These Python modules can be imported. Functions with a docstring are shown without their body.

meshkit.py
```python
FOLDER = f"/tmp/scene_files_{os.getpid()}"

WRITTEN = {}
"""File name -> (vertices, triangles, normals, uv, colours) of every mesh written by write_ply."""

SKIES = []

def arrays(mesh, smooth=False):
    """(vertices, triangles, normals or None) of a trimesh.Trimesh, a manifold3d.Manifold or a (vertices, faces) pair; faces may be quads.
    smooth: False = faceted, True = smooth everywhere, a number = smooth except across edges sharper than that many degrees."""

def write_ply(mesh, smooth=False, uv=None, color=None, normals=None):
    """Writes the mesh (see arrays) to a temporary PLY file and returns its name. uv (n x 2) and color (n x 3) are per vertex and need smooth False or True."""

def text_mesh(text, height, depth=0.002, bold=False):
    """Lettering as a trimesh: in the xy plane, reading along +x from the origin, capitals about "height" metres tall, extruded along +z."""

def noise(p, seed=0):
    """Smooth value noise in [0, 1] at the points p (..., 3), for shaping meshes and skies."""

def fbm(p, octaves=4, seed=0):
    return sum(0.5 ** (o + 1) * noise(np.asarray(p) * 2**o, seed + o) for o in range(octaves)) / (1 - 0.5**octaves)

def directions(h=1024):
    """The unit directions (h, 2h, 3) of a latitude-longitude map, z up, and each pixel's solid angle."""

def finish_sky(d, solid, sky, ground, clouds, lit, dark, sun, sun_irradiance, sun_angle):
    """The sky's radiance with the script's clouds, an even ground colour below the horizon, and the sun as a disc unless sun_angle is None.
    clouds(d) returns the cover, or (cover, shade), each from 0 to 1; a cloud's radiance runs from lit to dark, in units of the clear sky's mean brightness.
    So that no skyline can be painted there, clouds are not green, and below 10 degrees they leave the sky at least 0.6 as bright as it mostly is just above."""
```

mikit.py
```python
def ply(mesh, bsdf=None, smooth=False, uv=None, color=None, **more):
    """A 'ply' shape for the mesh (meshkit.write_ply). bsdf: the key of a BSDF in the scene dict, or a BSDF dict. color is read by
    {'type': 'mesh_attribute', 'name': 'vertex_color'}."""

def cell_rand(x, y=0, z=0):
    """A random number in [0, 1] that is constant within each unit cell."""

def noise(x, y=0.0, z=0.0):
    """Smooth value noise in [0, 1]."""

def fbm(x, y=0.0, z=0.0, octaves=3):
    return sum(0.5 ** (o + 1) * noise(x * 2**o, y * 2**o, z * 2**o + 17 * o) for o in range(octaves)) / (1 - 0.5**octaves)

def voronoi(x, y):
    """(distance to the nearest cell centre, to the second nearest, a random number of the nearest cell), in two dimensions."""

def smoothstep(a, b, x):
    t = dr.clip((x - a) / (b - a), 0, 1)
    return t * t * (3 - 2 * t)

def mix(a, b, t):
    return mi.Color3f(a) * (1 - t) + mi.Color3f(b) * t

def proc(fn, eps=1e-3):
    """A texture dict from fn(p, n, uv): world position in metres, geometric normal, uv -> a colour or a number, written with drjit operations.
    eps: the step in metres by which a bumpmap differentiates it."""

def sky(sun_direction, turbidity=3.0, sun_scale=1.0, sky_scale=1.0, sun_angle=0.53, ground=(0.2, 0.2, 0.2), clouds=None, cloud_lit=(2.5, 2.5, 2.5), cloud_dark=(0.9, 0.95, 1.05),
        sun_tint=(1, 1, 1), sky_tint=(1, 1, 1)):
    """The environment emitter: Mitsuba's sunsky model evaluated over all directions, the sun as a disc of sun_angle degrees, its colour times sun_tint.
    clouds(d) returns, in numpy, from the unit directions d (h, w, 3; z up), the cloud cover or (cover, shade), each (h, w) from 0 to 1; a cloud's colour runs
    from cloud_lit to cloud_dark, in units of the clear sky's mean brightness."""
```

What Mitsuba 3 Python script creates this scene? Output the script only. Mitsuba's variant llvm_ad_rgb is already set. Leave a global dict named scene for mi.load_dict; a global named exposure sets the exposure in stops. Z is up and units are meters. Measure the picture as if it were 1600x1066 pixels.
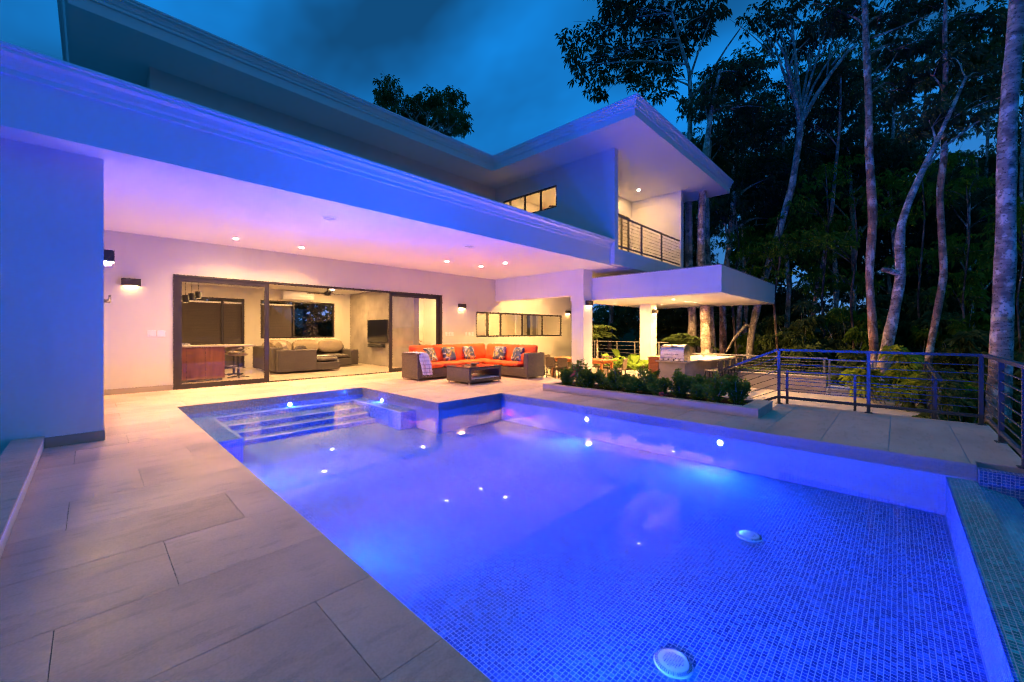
import math, numpy as np, trimesh, mitsuba as mi, mikit, meshkit, drjit as dr
from shapely.geometry import Polygon, box as sbox
from shapely.ops import unary_union
T = mi.ScalarTransform4f
scene, labels = {}, {}

# ---------------------------------------------------------------- camera, sky, exposure
EYE = np.array([0.0, 0.0, 1.32]); YAW = math.radians(43.69); F = 629.9; CX, CY = 800.0, 517.62
FW = np.array([math.cos(YAW), math.sin(YAW), 0]); RT = np.array([math.sin(YAW), -math.cos(YAW), 0])
scene['camera'] = {'type': 'perspective', 'fov': math.degrees(2 * math.atan(800 / F)), 'fov_axis': 'x', 'near_clip': 0.05, 'far_clip': 900.0,
                   'principal_point_offset_y': (533.0 - CY) / 1066.0,
                   'to_world': T().look_at(origin=EYE.tolist(), target=(EYE + FW).tolist(), up=[0, 0, 1])}
exposure = 3.0
SUN = np.array([1.0, -0.75, 0.06])
def dusk_clouds(d):
    p = d / np.maximum(d[..., 2:3] + 0.25, 0.1)
    big = meshkit.fbm(p * np.array([1.5, 1.1, 0.0]) + 7.3, 5, 4)
    fine = meshkit.fbm(p * np.array([4.2, 2.6, 0.0]) + 2.1, 5, 9)
    shade = np.clip((0.52 * big + 0.48 * fine - 0.33) * 3.1, 0, 1)
    low = np.clip(1 - d[..., 2] / 0.42, 0, 1) * np.clip(0.55 + 0.6 * (d @ (SUN / np.linalg.norm(SUN))), 0, 1)
    return 0.97 - 0.22 * low, shade * (1 - 0.6 * low)
scene['sky'] = mikit.sky(SUN, turbidity=3, sun_scale=0.0, sky_scale=1.5, clouds=dusk_clouds, cloud_lit=(0.03, 1.32, 4.2), cloud_dark=(0.02, 0.36, 1.05),
                         sky_tint=(0.32, 0.55, 1.25), ground=(0.05, 0.05, 0.05))
scene['sky']['sampling_weight'] = 9.0
WARM = np.array([1.0, 0.58, 0.20]); POOL = np.array([0.002, 0.046, 1.0])
K_DOWN, K_SCONCE, K_ROOM, K_CANOPY, K_BALC, K_POOL, K_LENS = 4.0, 7.0, 600.0, 11.0, 290.0, 3.4, 1450.0

# ---------------------------------------------------------------- helpers
def at(u, v, d):
    "world point seen at photograph pixel (u, v), d metres in front of the camera"
    return EYE + d * (FW + (u - CX) / F * RT + np.array([0, 0, 1.0]) * (CY - v) / F)
def numbered(name):
    if name not in scene and name not in labels: return name
    k = 1
    while f'{name}_{k:03d}' in scene or f'{name}_{k:03d}' in labels: k += 1
    return f'{name}_{k:03d}'
def add(name, mesh, bsdf, parent=None, smooth=False, emit=None, label=None, cat=None, group=None, kind=None, **more):
    key = numbered((parent + '__' if parent else '') + name)
    scene[key] = mikit.ply(mesh, bsdf, smooth=smooth, **more) if not isinstance(mesh, dict) else mesh
    if emit is not None: scene[key]['emitter'] = {'type': 'area', 'radiance': {'type': 'rgb', 'value': [float(x) for x in emit]}}
    tag(key, label, cat, group, kind)
    return key
def tag(key, label=None, cat=None, group=None, kind=None):
    e = {k: v for k, v in (('label', label), ('category', cat), ('group', group), ('kind', kind)) if v}
    if e: labels[key] = e
def thing(name, label, cat, group=None, kind=None):
    key = name
    if any(k == name or k.startswith(name + '__') for k in list(scene) + list(labels)):
        k = 1
        while any(q == f'{name}_{k:03d}' or q.startswith(f'{name}_{k:03d}__') for q in list(scene) + list(labels)): k += 1
        key = f'{name}_{k:03d}'
    tag(key, label, cat, group, kind)
    return key
def cat_(*ms): return trimesh.util.concatenate([m for m in ms])
def bx(x0, x1, y0, y1, z0, z1):
    m = trimesh.creation.box((x1 - x0, y1 - y0, z1 - z0)); m.apply_translation(((x0 + x1) / 2, (y0 + y1) / 2, (z0 + z1) / 2)); return m
def cb(x0, x1, y0, y1, z0, z1, c=0.01):
    "box with chamfered edges"
    c = min(c, (x1 - x0) * .45, (y1 - y0) * .45, (z1 - z0) * .45); P = []
    for sx in (0, 1):
        for sy in (0, 1):
            for sz in (0, 1):
                q = [(x0, x1)[sx], (y0, y1)[sy], (z0, z1)[sz]]; s = [1 - 2 * sx, 1 - 2 * sy, 1 - 2 * sz]
                for k in range(3):
                    r = list(q)
                    for j in range(3):
                        if j != k: r[j] += s[j] * c
                    P.append(r)
    return trimesh.convex.convex_hull(np.array(P))
def tube(pts, rad, n=8, cap=True):
    p = np.asarray(pts, float); r = np.broadcast_to(np.asarray(rad, float), (len(p),))
    t = np.gradient(p, axis=0); t /= np.linalg.norm(t, axis=1, keepdims=True) + 1e-12
    ref = np.array([0, 0, 1.0]) if abs(t[:, 2]).mean() < 0.8 else np.array([1.0, 0.2, 0])
    a = np.cross(t, ref); a /= np.linalg.norm(a, axis=1, keepdims=True) + 1e-12; b = np.cross(t, a)
    ang = np.arange(n) * 2 * np.pi / n
    v = p[:, None] + r[:, None, None] * (np.cos(ang)[None, :, None] * a[:, None] + np.sin(ang)[None, :, None] * b[:, None])
    i, j = np.meshgrid(np.arange(len(p) - 1), np.arange(n), indexing='ij')
    q = np.stack([i * n + j, i * n + (j + 1) % n, (i + 1) * n + (j + 1) % n, (i + 1) * n + j], -1).reshape(-1, 4)
    f = np.vstack([q[:, [0, 1, 2]], q[:, [0, 2, 3]]]); v = v.reshape(-1, 3)
    if cap:
        m = len(v); v = np.vstack([v, p[0], p[-1]]); k = np.arange(n); L = (len(p) - 1) * n
        f = np.vstack([f, np.stack([k * 0 + m, (k + 1) % n, k], 1), np.stack([k * 0 + m + 1, L + k, L + (k + 1) % n], 1)])
    m = trimesh.Trimesh(v, f, process=False); return m
def cyl(x, y, z0, z1, r, r1=None, n=20): return tube([[x, y, z0], [x, y, z1]], [r, r if r1 is None else r1], n)
def bar(p, q, w, h=None):
    "square bar from p to q"
    p, q = np.array(p, float), np.array(q, float); d = q - p; L = np.linalg.norm(d); d /= L
    h = h or w; up = np.array([0, 0, 1.0]) if abs(d[2]) < .9 else np.array([1.0, 0, 0])
    s = np.cross(d, up); s /= np.linalg.norm(s); u = np.cross(s, d)
    m = trimesh.creation.box((L, w, h)); M = np.eye(4); M[:3, 0], M[:3, 1], M[:3, 2], M[:3, 3] = d, s, u, (p + q) / 2
    m.apply_transform(M); return m
def extr(poly, z0, z1):
    m = trimesh.creation.extrude_polygon(poly, z1 - z0, engine='earcut'); m.apply_translation((0, 0, z0)); return m
def rot(m, deg, axis=(0, 0, 1), about=(0, 0, 0)):
    m.apply_transform(trimesh.transformations.rotation_matrix(math.radians(deg), axis, about)); return m
def mv(m, x, y, z): m.apply_translation((x, y, z)); return m
def cushion(w, d, h, e=0.38, n=20, seed=0, wr=0.012):
    "soft cushion: a rounded super-ellipsoid with pinched corners and slight creases, centred at the origin"
    th, ph = np.linspace(-np.pi / 2, np.pi / 2, n), np.linspace(0, 2 * np.pi, 2 * n, endpoint=False)
    s = lambda x, k: np.sign(x) * np.abs(x) ** k
    X = s(np.cos(th), 0.75)[:, None] * s(np.cos(ph), e); Y = s(np.cos(th), 0.75)[:, None] * s(np.sin(ph), e); Z = s(np.sin(th), 0.75)[:, None] * np.ones_like(ph)
    v = np.stack([X * w / 2, Y * d / 2, Z * h / 2], -1).reshape(-1, 3)
    v += wr * (meshkit.fbm(v * 9 + seed * 3.1, 3, seed)[:, None] - 0.5) * 2 * np.array([0.6, 0.6, 1])
    i, j = np.meshgrid(np.arange(n - 1), np.arange(2 * n), indexing='ij'); m = 2 * n
    q = np.stack([i * m + j, i * m + (j + 1) % m, (i + 1) * m + (j + 1) % m, (i + 1) * m + j], -1).reshape(-1, 4)
    return trimesh.Trimesh(v, np.vstack([q[:, [0, 1, 2]], q[:, [0, 2, 3]]]), process=True)
def sweep(line, prof, outs):
    "profile (out, z) swept along a plan polyline with mitred corners; outs = outward unit normal of each leg"
    L = [np.array(p, float) for p in line]; rows = []
    for k, p in enumerate(L):
        if k == 0: m = np.array(outs[0], float)
        elif k == len(L) - 1: m = np.array(outs[-1], float)
        else: m = np.array(outs[k - 1], float) + np.array(outs[k], float)
        rows.append([[p[0] + m[0] * o, p[1] + m[1] * o, z] for o, z in prof])
    v = np.array(rows).reshape(-1, 3); n = len(prof); f = []
    for k in range(len(L) - 1):
        for j in range(n):
            a, b, c, d = k * n + j, k * n + (j + 1) % n, (k + 1) * n + (j + 1) % n, (k + 1) * n + j
            f += [[a, b, c], [a, c, d]]
    caps = trimesh.creation.triangulate_polygon(Polygon(prof), engine='earcut')[1]
    for c in caps: f += [[c[0], c[2], c[1]], [c[0] + (len(L) - 1) * n, c[1] + (len(L) - 1) * n, c[2] + (len(L) - 1) * n]]
    m = trimesh.Trimesh(v, f, process=False); trimesh.repair.fix_normals(m); return m
def disc(x, y, z, r, n=24, down=True):
    a = np.arange(n) * 2 * np.pi / n; v = np.vstack([[x, y, z], np.stack([x + r * np.cos(a), y + r * np.sin(a), a * 0 + z], 1)]); k = np.arange(n)
    f = np.stack([k * 0, 1 + k, 1 + (k + 1) % n], 1)
    return trimesh.Trimesh(v, f[:, ::-1] if down else f, process=False)

# ---------------------------------------------------------------- materials
def rgb(*c): return {'type': 'rgb', 'value': list(c)}
def two(b): return {'type': 'twosided', 'bsdf': b}
def prin(color, rough=0.6, **k): return {'type': 'principled', 'base_color': color if isinstance(color, dict) else rgb(*color), 'roughness': rough, **k}
def M(name, b): scene[name] = b; return name
def bump(b, fn, s=1.0, eps=1e-3): return {'type': 'bumpmap', 'arbitrary': mikit.proc(fn, eps), 'scale': s, 'bsdf': b}
N_, FB, SS, MX = mikit.noise, mikit.fbm, mikit.smoothstep, mikit.mix
def plaster_col(p, n, uv):
    m = FB(p.x * 1.3 + 3, p.y * 1.3, p.z * 1.3, 4); g = N_(p.x * 60, p.y * 60, p.z * 60)
    return mi.Color3f(0.74, 0.72, 0.69) * (0.90 + 0.13 * m + 0.035 * g - 0.035 * SS(0.55, 0.75, FB(p.x * 6, p.y * 6, p.z * 0.9 + 5, 4)))
def plaster_bump(p, n, uv): return 0.0030 * FB(p.x * 24, p.y * 24, p.z * 24, 3) + 0.006 * FB(p.x * 4, p.y * 4, p.z * 4, 3)
M('m_plaster', two(bump({'type': 'diffuse', 'reflectance': mikit.proc(plaster_col)}, plaster_bump, 1.0, 4e-3)))
M('m_cream', two(bump({'type': 'diffuse', 'reflectance': mikit.proc(lambda p, n, uv: plaster_col(p, n, uv) * mi.Color3f(0.80, 0.77, 0.70))}, plaster_bump, 1.0, 4e-3)))
M('m_ceiling', two({'type': 'diffuse', 'reflectance': mikit.proc(lambda p, n, uv: mi.Color3f(0.78, 0.77, 0.75) * (0.955 + 0.06 * FB(p.x * .9, p.y * .9, p.z, 4)))}))
M('m_planter', two({'type': 'diffuse', 'reflectance': mikit.proc(lambda p, n, uv: mi.Color3f(0.50, 0.40, 0.36) * (0.72 + 0.5 * FB(p.x * 5, p.y * 5, p.z * 9, 4)))}))
M('m_skirting', two(prin((0.33, 0.27, 0.21), 0.5)))
M('m_gutter', two(prin((0.72, 0.72, 0.72), 0.32, specular=0.6)))
M('m_roof', two({'type': 'diffuse', 'reflectance': rgb(0.50, 0.49, 0.47)}))
M('m_flashing', two(prin((0.25, 0.25, 0.26), 0.4, metallic=0.6)))
def tile_col(tone, seed):
    def fn(p, n, uv):
        s = FB(p.x * 2.6 + seed, p.y * 6.5, 0.5, 5); c = FB(p.x * 1.1 + 9 * seed, p.y * 1.7, 4.0, 4); g = N_(p.x * 140, p.y * 140, seed)
        mark = SS(0.60, 0.74, FB(p.x * 5.5 + 4.2 * seed, p.y * 21 + seed, 2.0, 4))
        v = 0.72 + 0.20 * (s - .5) + 0.42 * (c - .5) + 0.12 * (g - .5) - 0.10 * mark
        return mi.Color3f(*tone) * (v + 0.26)
    return fn
TILES = []
for k, tone in enumerate(((0.585, 0.405, 0.288), (0.61, 0.425, 0.30), (0.57, 0.395, 0.28), (0.645, 0.455, 0.325))):
    rfn = lambda p, n, uv: 0.48 + 0.2 * FB(p.x * 3, p.y * 6, 1.0, 3)
    TILES.append(M(f'm_tile_{k}', two(bump(prin(mikit.proc(tile_col(tone, k + 1.0)), mikit.proc(rfn), specular=0.45), lambda p, n, uv: 0.0014 * FB(p.x * 14, p.y * 26, 0.0, 4), 1.0, 3e-3))))
M('m_grout', two({'type': 'diffuse', 'reflectance': rgb(0.18, 0.145, 0.125)}))
M('m_grout_light', two({'type': 'diffuse', 'reflectance': rgb(0.42, 0.38, 0.36)}))
M('m_frame', two(prin((0.030, 0.024, 0.022), 0.38, specular=0.5)))
M('m_black', two(prin((0.018, 0.017, 0.018), 0.45)))
M('m_rail', two(prin((0.055, 0.050, 0.050), 0.35, specular=0.6)))
M('m_steelrail', two(prin((0.30, 0.28, 0.27), 0.35, metallic=0.5)))
M('m_glass', {'type': 'thindielectric', 'int_ior': 1.5})
M('m_water', {'type': 'thindielectric', 'int_ior': 1.12})
def mosaic(c0, c1, grout, pitch=0.0273):
    def fn(p, n, uv):
        ax, ay, az = dr.abs(n.x), dr.abs(n.y), dr.abs(n.z)
        top = (az > ax) & (az > ay); sx = (ax >= ay) & ~top
        u = dr.select(top | ~sx, p.x, p.y) / pitch; v = dr.select(top, p.y, p.z) / pitch
        iu, iv = dr.floor(u), dr.floor(v); fu, fv = u - iu, v - iv
        r = mikit.cell_rand(iu, iv, 3); r2 = mikit.cell_rand(iu, iv, 8)
        line = dr.maximum(dr.maximum(SS(0.87, 0.95, fu), SS(0.87, 0.95, fv)), dr.maximum(1 - SS(0.03, 0.09, fu), 1 - SS(0.03, 0.09, fv)))
        c = MX(c0, c1, r * r) * (0.72 + 0.5 * r2)
        return MX(c, mi.Color3f(*grout), line)
    return fn
M('m_mosaic', two({'type': 'diffuse', 'reflectance': mikit.proc(mosaic((0.004, 0.052, 0.30), (0.04, 0.21, 0.60), (0.40, 0.55, 0.74)))}))
M('m_mosaic_band', two(prin(mikit.proc(mosaic((0.012, 0.075, 0.33), (0.05, 0.18, 0.48), (0.34, 0.40, 0.56))), 0.15, specular=0.6)))
M('m_mosaic_teal', two(prin(mikit.proc(mosaic((0.005, 0.22, 0.22), (0.03, 0.46, 0.44), (0.52, 0.52, 0.52))), 0.2, specular=0.5)))
M('m_white_plastic', two({'type': 'roughplastic', 'diffuse_reflectance': rgb(0.72, 0.72, 0.72), 'alpha': 0.15}))
M('m_trim', two(prin((0.75, 0.74, 0.72), 0.4)))
M('m_grille', two(prin((0.42, 0.42, 0.42), 0.7)))
M('m_lens', two({'type': 'diffuse', 'reflectance': rgb(0.6, 0.6, 0.6)}))
def concrete_col(p, n, uv):
    c = FB(p.x * 1.6, p.y * 1.6, p.z * 1.6, 5); s = FB(p.x * 7, p.y * 7, p.z * 3, 4)
    return mi.Color3f(0.27, 0.235, 0.20) * (0.55 + 0.75 * c + 0.2 * (s - .5))
M('m_concrete', two(bump(prin(mikit.proc(concrete_col), 0.7), lambda p, n, uv: 0.003 * FB(p.x * 12, p.y * 12, p.z * 12, 3), 1.0, 4e-3)))
M('m_paving', two(prin(mikit.proc(lambda p, n, uv: mi.Color3f(0.50, 0.42, 0.34) * (0.72 + 0.5 * FB(p.x * 2.5, p.y * 2.5, p.z, 4))), 0.6)))
M('m_stonewall', two(bump(prin(mikit.proc(lambda p, n, uv: mi.Color3f(0.36, 0.30, 0.25) * (0.6 + 0.8 * FB(p.x * 3.1, p.y * 3.1, p.z * 5, 5))), 0.75), lambda p, n, uv: 0.004 * FB(p.x * 15, p.y * 15, p.z * 15, 3), 1.0, 4e-3)))
M('m_floor_in', two(prin(mikit.proc(lambda p, n, uv: mi.Color3f(0.40, 0.34, 0.275) * (0.75 + 0.5 * FB(p.x * 2.2, p.y * 11, .3, 4))), 0.22, specular=0.5)))
def wicker(c):
    def fn(p, n, uv):
        w = dr.sin(p.z * 420 + 1.7 * dr.sin((p.x + p.y) * 300)) * 0.5 + 0.5
        return mi.Color3f(*c) * (0.55 + 0.6 * w * (0.7 + 0.6 * FB(p.x * 9, p.y * 9, p.z * 60, 2)))
    return fn
M('m_wicker', two(bump(prin(mikit.proc(wicker((0.115, 0.078, 0.056))), 0.5), lambda p, n, uv: 0.0012 * dr.sin(p.z * 420), 1.0, 1e-3)))
def fabric(c, k=0.25):
    return lambda p, n, uv: mi.Color3f(*c) * (1 - k / 2 + k * FB(p.x * 40, p.y * 40, p.z * 40, 3) + 0.12 * (N_(p.x * 5, p.y * 5, p.z * 5) - .5))
M('m_orange', two(prin(mikit.proc(fabric((0.78, 0.105, 0.016), 0.2)), 0.85, sheen=0.4)))
M('m_grey_sofa', two(prin(mikit.proc(fabric((0.075, 0.062, 0.055))), 0.9, sheen=0.3)))
M('m_taupe', two(prin(mikit.proc(fabric((0.27, 0.215, 0.155))), 0.9, sheen=0.3)))
def leafprint(p, n, uv):
    a = (p.x + p.y) * 17 + 1.6 * dr.sin(p.z * 23); b = p.z * 16 + 1.4 * dr.sin((p.x - p.y) * 19)
    f, s, r = mikit.voronoi(a, b); edge = SS(0.06, 0.22, s - f)
    c = dr.select(r < 0.34, mi.Color3f(0.06, 0.09, 0.16), dr.select(r < 0.62, mi.Color3f(0.72, 0.66, 0.52), dr.select(r < 0.82, mi.Color3f(0.62, 0.42, 0.06), mi.Color3f(0.05, 0.06, 0.09))))
    return MX(mi.Color3f(0.02, 0.02, 0.03), c, edge)
M('m_leafprint', two(prin(mikit.proc(leafprint), 0.85)))
def throw_col(p, n, uv):
    a = SS(0.75, 0.9, dr.sin(p.z * 62) * .5 + .5); b = SS(0.8, 0.93, dr.sin((p.x + p.y) * 74) * .5 + .5)
    return MX(MX((0.66, 0.64, 0.66), (0.52, 0.25, 0.16), 0.55 * b), (0.22, 0.24, 0.33), 0.6 * a)
M('m_throw', two(prin(mikit.proc(throw_col), 0.95)))
M('m_white_cloth', two(prin(mikit.proc(fabric((0.68, 0.67, 0.66))), 0.95)))
def wood(c, sc=1.0):
    def fn(p, n, uv):
        g = FB(p.x * 26 * sc, p.y * 26 * sc, p.z * 1.8, 4); r = dr.sin(40 * FB(p.x * 2.1, p.y * 2.1, p.z * .35, 3)) * .5 + .5
        return mi.Color3f(*c) * (0.62 + 0.5 * g + 0.22 * r)
    return fn
M('m_walnut', two(prin(mikit.proc(wood((0.20, 0.072, 0.036))), 0.35)))
def wood_h(p, n, uv):
    g = FB(p.x * 3, p.y * 3, p.z * 60, 4); return mi.Color3f(0.42, 0.125, 0.035) * (0.6 + 0.75 * g)
M('m_teak', two(prin(mikit.proc(wood_h), 0.4)))
M('m_steel', two({'type': 'roughconductor', 'material': 'none', 'specular_reflectance': rgb(0.72, 0.70, 0.68), 'alpha': 0.16}))
M('m_steel_dark', two(prin((0.10, 0.10, 0.10), 0.35, metallic=0.8)))
M('m_counter', two(prin(mikit.proc(lambda p, n, uv: mi.Color3f(0.44, 0.38, 0.31) * (0.75 + 0.5 * FB(p.x * 30, p.y * 30, p.z * 30, 3))), 0.22, specular=0.5)))
M('m_tabletop', two(prin((0.05, 0.035, 0.028), 0.12, specular=0.6)))
M('m_screen', two(prin((0.010, 0.010, 0.014), 0.12, specular=0.5)))
M('m_terracotta', two(prin((0.40, 0.20, 0.11), 0.5)))
M('m_soil', two({'type': 'diffuse', 'reflectance': mikit.proc(lambda p, n, uv: mi.Color3f(0.05, 0.036, 0.026) * (0.4 + 1.2 * FB(p.x * 14, p.y * 14, p.z * 14, 4)))}))
M('m_ground', two({'type': 'diffuse', 'reflectance': mikit.proc(lambda p, n, uv: MX((0.040, 0.030, 0.020), (0.030, 0.050, 0.018), SS(0.4, 0.6, FB(p.x * .7, p.y * .7, 0.0, 4))) * (0.5 + FB(p.x * 6, p.y * 6, 1.0, 4)))}))
def leafmat(c, seed):
    return {'type': 'principledthin', 'base_color': mikit.proc(lambda p, n, uv: mi.Color3f(*c) * (0.45 + 1.1 * N_(p.x * 3.3 + seed, p.y * 3.3, p.z * 3.3))), 'roughness': 0.55, 'diff_trans': 0.9, 'eta': 1.35}
LEAF = [M('m_leaf_dark', leafmat((0.085, 0.115, 0.045), 1)), M('m_leaf_mid', leafmat((0.115, 0.160, 0.048), 2)), M('m_leaf_olive', leafmat((0.15, 0.15, 0.055), 3)),
        M('m_leaf_lime', leafmat((0.34, 0.40, 0.035), 4)), M('m_leaf_shrub', leafmat((0.13, 0.215, 0.022), 5)), M('m_leaf_broad', leafmat((0.15, 0.23, 0.035), 6))]
M('m_flower', two(prin((0.62, 0.075, 0.055), 0.6)))
M('m_grass', two({'type': 'diffuse', 'reflectance': rgb(0.10, 0.15, 0.03)}))
def bark(c, c2, seed, ring=9.0):
    def fn(p, n, uv):
        b = FB(p.x * 5 + seed, p.y * 5, p.z * ring, 4); l = SS(0.52, 0.64, FB(p.x * 8 + seed, p.y * 8, p.z * 3.2 * ring / 9 + seed, 4)); s = SS(0.60, 0.70, FB(p.x * 24, p.y * 24, p.z * 30 + seed, 3))
        k = SS(0.50, 0.60, FB(p.x * 5 + 2 * seed, p.y * 5, p.z * 2.6 * ring / 9, 4)); return MX(mi.Color3f(*c) * (0.35 + b), mi.Color3f(*c2) * 1.12, 0.85 * l) * (1 - 0.55 * s) * (1 - 0.42 * k)
    return fn
def bark_b(p, n, uv): return 0.012 * FB(p.x * 9, p.y * 9, p.z * 16, 4)
BARK = [M('m_bark_pale', two(bump({'type': 'diffuse', 'reflectance': mikit.proc(bark((0.54, 0.39, 0.31), (0.76, 0.64, 0.56), 1.0, 16))}, bark_b, 1.0, 6e-3))),
        M('m_bark_red', two(bump({'type': 'diffuse', 'reflectance': mikit.proc(bark((0.56, 0.30, 0.21), (0.74, 0.58, 0.50), 4.0))}, bark_b, 1.0, 6e-3))),
        M('m_bark_grey', two(bump({'type': 'diffuse', 'reflectance': mikit.proc(bark((0.47, 0.38, 0.31), (0.66, 0.58, 0.50), 7.0))}, bark_b, 1.0, 6e-3))),
        M('m_bark_dark', two({'type': 'diffuse', 'reflectance': mikit.proc(bark((0.13, 0.09, 0.07), (0.20, 0.16, 0.13), 3.0))}))]

# ---------------------------------------------------------------- terrain and paving
ZL = -0.45                                   # lower patio level
WL = -0.155                                  # water level
FLOOR = -0.57                                # pool floor
gx = np.unique(np.concatenate([np.linspace(-400, -30, 20), np.linspace(-30, 60, 91), np.linspace(60, 400, 20)]))
gy = np.unique(np.concatenate([np.linspace(-400, -30, 20), np.linspace(-30, 60, 91), np.linspace(60, 400, 20)]))
GX, GY = np.meshgrid(gx, gy, indexing='ij')
def ground_z(x, y):
    s = lambda a, b, t: (lambda q: q * q * (3 - 2 * q))(np.clip((t - a) / (b - a), 0, 1))
    high = s(14.35, 14.9, x) * s(1.0, 2.6, y)
    z = -1.55 + 1.50 * high - 0.9 * s(9, 22, x) * s(1.0, -6, y)
    return z + 0.18 * (meshkit.fbm(np.stack([x * .35, y * .35, x * 0], -1), 3, 5) - .5) * s(15, 18, x) + 5.0 * s(45, 160, np.hypot(x, y)) + 17.0 * s(-13, -42, y) * s(30, 10, x)
gz = ground_z(GX, GY)
n1, n2 = GX.shape; I, J = np.meshgrid(np.arange(n1 - 1), np.arange(n2 - 1), indexing='ij')
q = np.stack([I * n2 + J, (I + 1) * n2 + J, (I + 1) * n2 + J + 1, I * n2 + J + 1], -1).reshape(-1, 4)
add('ground', (np.stack([GX, GY, gz], -1).reshape(-1, 3), q), 'm_ground', smooth=True, label='dark forest floor sloping down beyond the terraces', kind='structure')

POOLP = Polygon([(1.05, -0.36), (6.06, -0.36), (6.06, 6.10), (4.43, 6.10), (4.43, 9.09), (1.05, 9.09)])
hole = unary_union([POOLP, sbox(1.05, -30, 6.06, -0.30), sbox(5.93, -30, 6.2, -0.57)])
deck_area = unary_union([sbox(-0.36, -9, 7.93, 11.76), sbox(7.9, 2.4, 9.0, 11.76), sbox(7.9, -0.93, 8.75, 1.56)]).difference(hole)
deck_area = deck_area.difference(unary_union([sbox(-1, 6.95, 0.115, 12), sbox(6.0, -30, 9, -0.93)])).difference(sbox(7.93, 1.56, 8.75, 2.5))
for part_, mat_ in ((deck_area.difference(sbox(6.06, -9, 12, 6.0)), 'm_grout'), (deck_area.intersection(sbox(6.06, -9, 12, 6.0)), 'm_grout_light')):
    add('slab', cat_(*[extr(g, -0.62, -0.006) for g in getattr(part_, 'geoms', [part_])]), mat_, 'deck')
tag('deck', 'large pale stone tiled pool deck and terrace floor', kind='structure')
rng = np.random.default_rng(5)
def lay(x0, x1, y0, dy, nrow, L, offs, area, gap=0.0038, skip=1e-3):
    for r in range(nrow):
        a, b = y0 + r * dy, y0 + (r + 1) * dy; s = offs[r % len(offs)]
        k0, k1 = math.floor((x0 - s) / L), math.ceil((x1 - s) / L)
        for k in range(k0, k1):
            g = sbox(max(x0, s + k * L) + gap / 2, a + gap / 2, min(x1, s + (k + 1) * L) - gap / 2, b - gap / 2).intersection(area)
            for h in getattr(g, 'geoms', [g]):
                if h.geom_type == 'Polygon' and h.area > 0.01:
                    dz = 0.0012 * (rng.random() - .5)
                    add('tile', extr(h, -0.02, 0.0 + dz), TILES[rng.integers(0, 4)], 'deck')
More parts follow.
